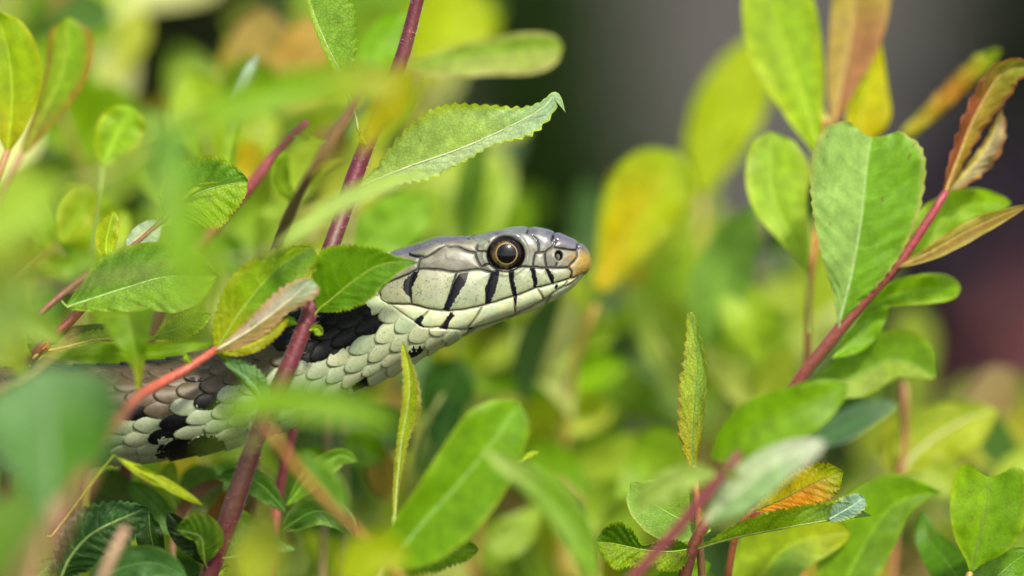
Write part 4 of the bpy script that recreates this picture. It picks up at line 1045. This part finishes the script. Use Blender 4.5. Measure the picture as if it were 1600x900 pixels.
    s.leaf([(936, 450, 480), (960, 408, 480), (1004, 330, 480), (1058, 236, 480)], [(0, 14), (.2, 34), (.5, 66), (.75, 68), (.92, 44), (1, 0)], [(0, 14), (.2, 30), (.5, 54), (.75, 62), (.92, 40), (1, 0)], c=(206, 194, 10), colr=(190, 204, 20), tip=(170, 200, 50), base=(206, 178, 30), edge=(176, 196, 50), res=1)
    s = Shoot('blurred olive yellow leaf left of the bright upright leaf', [(1096, 310, 760), (1100, 420, 760), (1130, 640, 760), (1140, 960, 760)], [5, 6], (170, 150, 80))
    s.leaf([(1096, 310, 760), (1112, 230, 760), (1150, 140, 760), (1200, 50, 760)], 52, 58, c=(172, 194, 34), res=0, shape='el')
    s = Shoot('pale yellow green leaf with a tan stalk in the blur at right', [(1412, 600, 330), (1414, 680, 330), (1404, 760, 330), (1390, 960, 330)], [6, 7], (150, 104, 60))
    s.leaf([(1404, 742, 330), (1440, 700, 330), (1500, 660, 330), (1558, 640, 330)], [(0, 6), (.2, 36), (.5, 46), (.8, 26), (1, 0)], [(0, 6), (.2, 30), (.5, 44), (.8, 44), (1, 6)], c=(186, 206, 90), colr=(180, 196, 60), res=1, mid=(220, 220, 160), midr=5)
    s.leaf([(1402, 745, 340), (1388, 700, 345), (1392, 650, 345)], 18, 20, c=(178, 190, 60), res=0)
    s = Shoot('smooth bluish green blurred leaf right of the curled leaf', [(1262, 700, 250), (1230, 760, 250), (1220, 960, 250)], [5, 6], (130, 140, 80))
    s.leaf([(1268, 696, 250), (1310, 672, 250), (1360, 645, 250), (1402, 632, 250)], 28, 30, al=-35, ar=38, c=(150, 204, 140), tip=(190, 220, 176), edge=(180, 216, 170), res=1)
    s.leaf([(1110, 716, -250), (1170, 672, -260), (1240, 640, -260), (1325, 600, -250)], 42, 54, c=(118, 166, 14), res=0, midr=.8, vein=0, pet=[(1150, 790, 60), (1200, 860, 200)])

    # ---- upper left
    s = Shoot('half visible bright yellow green leaf at the upper left edge', [(12, 235, -170), (-10, 300, -170), (-60, 520, -170), (-90, 960, -170)], [5, 6], (150, 110, 60))
    s.leaf([(12, 236, -170), (18, 160, -172), (14, 90, -172), (-8, 14, -170)], [(0, 4), (.2, 30), (.5, 60), (.8, 50), (1, 0)], [(0, 4), (.15, 24), (.35, 42), (.6, 50), (.85, 36), (1, 0)], c=(156, 190, 4), edge=(190, 196, 20), base=(190, 190, 20), res=1, al=10, ar=14, ew=.12)
    s = Shoot('olive leaf with reddish margins at upper left', [(34, 240, 190), (0, 330, 190), (-40, 560, 190), (-40, 960, 190)], [5, 6], (160, 110, 80))
    s.leaf([(36, 238, 190), (72, 168, 192), (100, 100, 194), (106, 26, 196)], [(0, 6), (.25, 18), (.5, 28), (.75, 36), (.92, 30), (1, 0)], [(0, 6), (.25, 22), (.5, 38), (.75, 46), (.92, 36), (1, 0)], c=(150, 184, 60), colr=(140, 180, 50), edge=(166, 132, 64), base=(166, 140, 80), res=1, al=35, ar=20, ew=.2)
    s = Shoot('small oval yellow-edged leaf at upper left', [(160, 262, 170), (150, 340, 170), (130, 560, 170), (120, 960, 170)], [3, 4], (120, 150, 50))
    s.leaf([(162, 258, 170), (178, 222, 170), (204, 165, 170)], [(0, 8), (.3, 30), (.6, 36), (.88, 26), (1, 0)], [(0, 8), (.3, 30), (.6, 40), (.88, 30), (1, 0)], c=(156, 200, 60), edge=(186, 200, 30), res=1, ew=.16)
    s = Shoot('dull red stem slanting up between the blurred leaves at upper left', [(480, 190, 130), (430, 240, 130), (392, 290, 130), (340, 350, 140), (250, 480, 150), (200, 700, 160), (190, 960, 160)], [5, 9, 11, 11], (140, 66, 66), lean=(0, 0))
    s.leaf([(460, 214, 120), (490, 218, 116), (520, 226, 116)], 5, 5, c=(160, 190, 60), res=1, shape='la')
    s.leaf([(345, 345, 150), (355, 250, 160), (375, 160, 170), (404, 84, 170)], [(0, 4), (.3, 10), (.6, 14), (.9, 12), (1, 0)], [(0, 4), (.3, 14), (.6, 10), (.9, 6), (1, 0)], c=(146, 184, 50), tip=(190, 216, 190), res=1)
    s = Shoot('blurred pale leaf pointing right near the top centre', [(632, 110, 280), (600, 160, 280), (560, 300, 280), (520, 560, 280), (500, 960, 280)], [4, 5], (160, 140, 90))
    s.leaf([(632, 106, 280), (700, 94, 280), (780, 82, 280), (880, 72, 280)], [(0, 6), (.25, 16), (.5, 24), (.8, 28), (.95, 18), (1, 0)], [(0, 6), (.25, 26), (.5, 34), (.8, 40), (.95, 26), (1, 0)], c=(150, 184, 80), colr=(160, 180, 90), edge=(190, 190, 120), res=1, ew=.2, shape='ob')
    s.leaf([(600, 160, 300), (590, 120, 310), (600, 70, 320), (640, 20, 330)], 36, 36, c=(122, 176, 10), res=0, shape='el')
    s = Shoot('round pale green leaf behind the snake\'s crown', [(560, 400, 330), (540, 520, 330), (540, 960, 330)], [4, 5], (150, 150, 80))
    s.leaf([(556, 408, 330), (590, 372, 330), (630, 340, 330), (672, 310, 330)], 46, 44, c=(138, 188, 74), res=0, shape='el')
    s.leaf([(548, 420, 420), (560, 370, 420), (580, 330, 420)], 30, 30, c=(150, 190, 90), res=0, shape='el')

    # ---- more of the tangle round the body
    s = Shoot('brown blurred twig crossing behind the serrated leaf at upper centre left', [(575, 130, -300), (528, 205, -300), (484, 275, -290), (455, 330, -180), (428, 400, -60), (415, 470, 60), (400, 640, 140), (390, 960, 160)], [6, 9, 9, 8], (116, 84, 44), col2=(120, 110, 50))
    s.leaf([(476, 290, -280), (505, 262, -310), (545, 250, -320)], 7, 9, c=(160, 170, 70), res=1, shape='la')
    s.leaf([(460, 318, -220), (440, 280, -240), (446, 236, -260)], 16, 14, c=(140, 176, 50), res=1, shape='el')
    s = Shoot('soft green leaves in front of the snake\'s back at far left', [(120, 520, -420), (60, 575, -430), (-40, 640, -450), (-120, 800, -460)], [3, 4], (150, 130, 60))
    s.leaf([(100, 540, -420), (60, 510, -420), (10, 490, -420), (-40, 480, -420)], 26, 26, c=(136, 172, 70), res=1, shape='el')
    s.leaf([(40, 590, -430), (20, 550, -440), (24, 500, -440)], 20, 22, c=(150, 170, 50), res=1, shape='el')
    s.leaf([(-20, 640, -440), (20, 620, -440), (60, 600, -440)], 24, 20, c=(104, 150, 40), res=1)
    s = Shoot('soft green leaves before the twig at mid left', [(90, 380, -360), (40, 430, -380), (-60, 520, -400), (-140, 700, -420)], [3, 4], (140, 110, 60))
    s.leaf([(92, 378, -360), (120, 340, -360), (140, 290, -360)], 26, 24, c=(150, 182, 40), res=1, shape='el', edge=(180, 190, 60))
    s.leaf([(80, 390, -365), (60, 340, -370), (30, 300, -370)], 22, 24, c=(134, 176, 30), res=1, shape='el')
    s.leaf([(60, 410, -370), (100, 420, -370), (150, 400, -360)], 20, 18, c=(120, 164, 30), res=1, shape='el')
    s = Shoot('leaves and thin tan stalks crowding below the snake\'s body', [(462, 650, 130), (446, 720, 125), (432, 790, 120), (425, 850, 110), (420, 960, 100)], [7, 8], (176, 70, 84), col2=(140, 110, 60))
    s.leaf([(448, 790, 45), (490, 740, 50), (530, 712, 60), (560, 720, 60)], 16, 22, c=(110, 160, 40), edge=(150, 190, 90), res=1, shape='el')
    s.leaf([(446, 800, 40), (410, 760, 30), (372, 742, 20), (340, 745, 20)], 22, 18, c=(76, 124, 44), res=1, shape='el', edge=(110, 150, 80))
    s.leaf([(438, 830, 30), (490, 800, 20), (530, 810, 10), (556, 840, 0)], 26, 22, c=(70, 116, 40), edge=(120, 160, 80), res=1, shape='ov')
    s.leaf([(430, 860, 20), (390, 830, 10), (360, 790, 0)], 16, 20, c=(120, 160, 60), res=1, shape='el')
    s = Shoot('dim leaves low between the dark shoot and the red stem', [(280, 790, 70), (270, 850, 60), (262, 960, 50)], [4, 6], (120, 90, 60))
    s.leaf([(276, 830, 60), (310, 780, 60), (350, 752, 60)], 20, 24, c=(120, 90, 70), colr=(100, 120, 60), res=1, shape='el')
    s.leaf([(274, 840, 60), (240, 790, 70), (200, 752, 80)], 24, 20, c=(84, 130, 50), res=1, shape='el')
    s.leaf([(280, 800, 66), (262, 760, 76), (270, 720, 80)], 18, 18, c=(140, 176, 70), res=1, shape='el')

    # ---- the blurred depth of the shrub, each shoot with its own leaves
    deep = [
        ('blurred green shoot behind the snake\'s chin', (760, 640, 620), [((700, 640), (640, 560), 44, (70, 116, 40)), ((720, 610), (980, 570), 34, (134, 184, 10)), ((740, 650), (960, 640), 34, (176, 196, 20)), ((800, 560), (960, 520), 26, (150, 190, 40))]),
        ('pale green blurred leaf slanting below the yellow leaf', (1090, 660, 560), [((1090, 640), (980, 440), 34, (176, 206, 110)), ((1090, 560), (1180, 320), 50, (110, 164, 70)), ((1080, 680), (860, 740), 36, (150, 186, 60))]),
        ('bright blurred leaves between the curled leaf and the red stem', (1180, 700, 520), [((1190, 560), (1150, 440), 50, (160, 200, 60)), ((1120, 620), (1230, 480), 40, (140, 186, 50)), ((1160, 690), (1240, 540), 36, (150, 170, 60)), ((1180, 640), (1100, 540), 26, (190, 206, 110))]),
        ('blurred mid green leaves low in the centre', (930, 820, 480), [((930, 800), (830, 700), 40, (120, 170, 30)), ((960, 780), (1060, 680), 44, (130, 180, 40)), ((900, 850), (980, 760), 36, (150, 190, 70)), ((860, 780), (760, 860), 36, (140, 180, 60)), ((960, 860), (1040, 960), 40, (120, 160, 40))]),
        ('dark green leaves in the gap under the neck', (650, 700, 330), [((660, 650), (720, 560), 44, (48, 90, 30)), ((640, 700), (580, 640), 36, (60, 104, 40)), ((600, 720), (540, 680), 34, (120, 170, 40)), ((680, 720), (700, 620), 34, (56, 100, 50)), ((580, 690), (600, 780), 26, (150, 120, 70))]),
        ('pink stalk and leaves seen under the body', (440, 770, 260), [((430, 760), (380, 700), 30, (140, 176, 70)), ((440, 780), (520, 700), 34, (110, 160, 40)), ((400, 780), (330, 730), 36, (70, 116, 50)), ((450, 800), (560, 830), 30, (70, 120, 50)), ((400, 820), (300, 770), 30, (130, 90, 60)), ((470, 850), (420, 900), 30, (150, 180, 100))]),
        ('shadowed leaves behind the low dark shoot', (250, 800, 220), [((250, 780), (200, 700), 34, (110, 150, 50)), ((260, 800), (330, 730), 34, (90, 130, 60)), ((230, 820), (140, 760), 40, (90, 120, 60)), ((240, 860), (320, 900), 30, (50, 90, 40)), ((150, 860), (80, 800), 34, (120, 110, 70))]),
        ('blurred leaves behind the twig at mid left', (120, 450, 330), [((120, 440), (60, 340), 50, (120, 170, 20)), ((130, 420), (200, 330), 44, (150, 186, 30)), ((110, 470), (40, 470), 36, (110, 160, 60)), ((140, 480), (220, 560), 36, (134, 176, 20)), ((150, 400), (110, 290), 46, (160, 190, 30))]),
        ('blurred leaves around the dull red stem', (400, 420, 360), [((400, 400), (460, 310), 44, (140, 180, 70)), ((420, 380), (520, 340), 34, (150, 150, 80)), ((380, 380), (330, 420), 36, (110, 160, 60)), ((440, 330), (500, 220), 36, (160, 196, 70)), ((360, 480), (420, 440), 40, (140, 110, 60)), ((470, 260), (540, 200), 30, (130, 110, 50))]),
        ('tall blurred bright leaves in the upper left background', (140, 320, 620), [((140, 280), (60, 60), 80, (140, 180, 10)), ((180, 300), (260, 180), 60, (120, 160, 60)), ((120, 260), (180, 130), 50, (130, 170, 30))]),
        ('blurred yellow green leaves right of the dark gap at upper left', (340, 300, 480), [((330, 270), (290, 110), 50, (140, 180, 20)), ((350, 260), (420, 160), 44, (150, 180, 30)), ((300, 300), (230, 240), 46, (120, 160, 40)), ((370, 300), (400, 220), 34, (206, 180, 40)), ((280, 320), (330, 220), 40, (150, 170, 50))]),
        ('salmon coloured blurred leaves at top left of the red stem', (440, 240, 640), [((430, 180), (410, 10), 60, (176, 146, 96)), ((450, 170), (520, 20), 60, (180, 140, 80)), ((420, 220), (360, 60), 36, (170, 150, 60)), ((470, 200), (560, 120), 44, (150, 180, 40))]),
        ('yellow green blurred leaf at the top centre', (640, 220, 900), [((640, 140), (740, -20), 70, (184, 206, 30)), ((600, 140), (660, -10), 60, (150, 190, 20)), ((640, 220), (760, 260), 60, (170, 200, 90)), ((680, 330), (800, 260), 50, (176, 206, 100))]),
        ('blurred leaves above the snake\'s crown', (720, 420, 820), [((720, 400), (790, 280), 56, (170, 204, 90)), ((700, 380), (690, 260), 50, (180, 196, 120)), ((740, 420), (840, 380), 36, (130, 170, 70)), ((700, 360), (620, 290), 50, (150, 190, 80))]),
        ('blurred shoot low at the right edge', (1560, 800, 360), [((1540, 790), (1620, 700), 36, (160, 190, 70)), ((1500, 780), (1440, 720), 36, (150, 180, 60)), ((1580, 860), (1640, 800), 36, (120, 160, 60)), ((1480, 860), (1400, 900), 40, (140, 120, 80))]),
    ]
    for i, (lab, (bx, by, dd), leaves) in enumerate(deep):
        tops = leaves[0][1]
        st = [(bx * .4 + tops[0] * .6, by * .4 + tops[1] * .6, dd), (bx, by, dd), (bx - 12, by + 160, dd), (bx - 30, max(960, by + 260), dd)]
        s = Shoot(lab, st, [3, 4, 5], (150, 110, 60) if i % 3 == 0 else (130, 140, 60))
        for (b, t, w, c) in leaves:
            c = tuple(np.array(c) * .82 + np.array((214, 222, 150)) * .18) if sum(c) > 330 else c
            dj = dd + float(rng.uniform(-90, 120))
            mx, my = (b[0] + t[0]) / 2 + rng.uniform(-10, 10), (b[1] + t[1]) / 2 + rng.uniform(-10, 10)
            s.leaf([(b[0], b[1], dj), (mx, my, dj + rng.uniform(-20, 20)), (t[0], t[1], dj + rng.uniform(-30, 30))], w, w * rng.uniform(.8, 1.1), c=c, res=0, shape='el' if i % 3 else 'ob', al=float(rng.uniform(0, 30)), ar=float(rng.uniform(0, 30)), pet=[(bx * .6 + b[0] * .4, by * .6 + b[1] * .4 + 10, dd)])
plant()

# ------------------------------------------------------------------ the blurred mass of leaves deeper in the shrub
def thicket():
    g = np.random.default_rng(21)
    def keep(x, y):
        if x < 700:
            if 170 < x < 430 and y < 330 and not (y > 230 and x > 330): return 0 if y < 200 else .3
            if 590 < x and y < 420: return .5
            return .9
        if 560 < x < 780 and 520 < y < 760: return .35
        if x < 900: return .9 if y > 480 else (.3 if y > 300 and x < 800 else 0)
        if x < 1300: return .95 if y > 430 + max(0, 1000 - x) * .3 else (.35 if 330 < y and x > 1050 else .0)
        return .9 if y > 690 else (.25 if y > 600 and x < 1480 else 0)
    pal = [(150, 190, 30), (136, 180, 20), (170, 196, 50), (120, 166, 40), (190, 208, 110), (196, 206, 90), (176, 200, 90), (206, 214, 140), (160, 186, 40), (110, 150, 50), (186, 176, 50), (70, 110, 40), (50, 90, 34), (150, 130, 80)]
    V, F, C, U, UV, k = [], [], [], [], [], 0
    made = 0
    for _ in range(2600):
        x, y = g.uniform(-150, 1700), g.uniform(-120, 1050)
        d = g.uniform(520, 1900)
        if g.uniform() > keep(x, y) * .40: continue
        ang = g.uniform(-2.6, -.5)
        ln, w = g.uniform(110, 210), g.uniform(26, 48)
        roll = g.uniform(-.9, .9)
        c = leaf_col(pal[g.integers(len(pal))]) * g.uniform(.8, 1.3)
        nl = 9
        t = np.linspace(0, 1, nl)
        sp = np.array(SHAPES['ob' if g.uniform() < .5 else 'el'])
        pw = np.interp(t, sp[:, 0], sp[:, 1]) * w
        bend = g.uniform(-.5, .5)
        mx = x + np.cos(ang + bend * t) * ln * t; my = y + np.sin(ang + bend * t) * ln * t
        md = d + g.uniform(-120, 120) * t
        nx, ny = -np.sin(ang + bend * t), np.cos(ang + bend * t)
        for s_, fold in ((-1, 1), (0, 0), (1, 1)):
            V.append(at(mx + nx * pw * s_ * math.cos(roll), my + ny * pw * s_ * math.cos(roll), md + pw * s_ * math.sin(roll) - pw * .3 * fold))
        for i in range(nl - 1):
            for j in (0, 1):
                a, b = k + j * nl + i, k + (j + 1) * nl + i
                F.append((a, a + 1, b + 1, b))
        C.append(np.tile(c, (3 * nl, 1))); U.append(np.tile(c * .9 + .02, (3 * nl, 1)))
        UV.append(np.stack([np.tile(t * ln * .1, 3), np.repeat([-1, 0, 1], nl) * w * .1, np.full(3 * nl, made * 3.7)], 1))
        k += 3 * nl; made += 1
    o = make_mesh('shrub_leaves', np.concatenate(V), F, LEAF, cols={'col': np.concatenate(C), 'under': np.concatenate(U)}, floats={'net': np.zeros(k)}, vecs={'luv': np.concatenate(UV)})
    o['kind'] = 'stuff'
    o['label'] = 'mass of blurred yellow green leaves deeper in the shrub'
    o['category'] = 'foliage'
thicket()

# ------------------------------------------------------------------ low plants far behind
def clump(label, x, y, d, rad, cols, n, seed, lsize=.014):
    g = np.random.default_rng(seed)
    c0 = at(x, y, d)
    foot = np.array((c0[0], c0[1], 0.0))
    root = empty('low_bush', foot, label, 'bush', 'low bushes far behind the shrub')
    h = c0[2] + rad
    V, F, C = [], [], []
    for i in range(n):
        while True:
            q = g.uniform(-1, 1, 3)
            if .25 < np.linalg.norm(q) < 1: break
        p = np.array((c0[0] + q[0] * rad, c0[1] + q[1] * rad, max(.01, h * .5 + q[2] * h * .5)))
        a = g.normal(0, 1, 3); a /= np.linalg.norm(a)
        b = np.cross(a, g.normal(0, 1, 3)); b /= np.linalg.norm(b)
        ls = lsize * g.uniform(.6, 1.4)
        k = len(V)
        V += [p - a * ls, p + b * ls * .35 - a * ls * .2, p + a * ls, p - b * ls * .35 - a * ls * .2]
        F.append((k, k + 1, k + 2, k + 3))
        cc = leaf_col(cols[g.integers(len(cols))]) * g.uniform(.7, 1.2)
        C += [cc] * 4
    fo = make_mesh('foliage', np.array(V), F, LEAF, root, cols={'col': np.array(C), 'under': np.array(C)}, floats={'net': np.zeros(len(V))}, vecs={'luv': np.array(V) * 100})
    fo['kind'] = 'stuff'
    for j in range(5):
        e = foot + np.array((g.uniform(-.5, .5) * rad, g.uniform(-.5, .5) * rad, h * g.uniform(.5, .8)))
        P, _ = even(np.array([foot - (0, 0, .01), foot * .5 + e * .5 + g.normal(0, .004, 3), e]), 12)
        tube('stem', P, np.linspace(.002, .0008, 12), s2l((90, 70, 50)), s2l((90, 70, 50)), root, 6)
clump('dark green low bush far behind, above the snake\'s head', 835, -80, 9000, .024, [(44, 68, 30), (52, 80, 36)], 1500, 1)
clump('dark low bush at the upper right corner far behind', 1660, -30, 9500, .03, [(34, 50, 26), (46, 60, 36)], 1200, 2)
clump('dark maroon low bush far behind at right', 1500, 470, 7000, .035, [(50, 36, 60), (46, 34, 56), (40, 32, 46)], 1100, 3)
clump('pinkish brown low bush far behind at the right edge', 1660, 640, 6500, .022, [(180, 120, 140), (160, 116, 120)], 500, 4)
clump('deep green bush in the dark gap at upper left', 300, 0, 8000, .03, [(40, 50, 18), (30, 40, 14)], 1200, 5)
for o in bpy.data.objects:
    if '_org' in o:
        del o['_org']
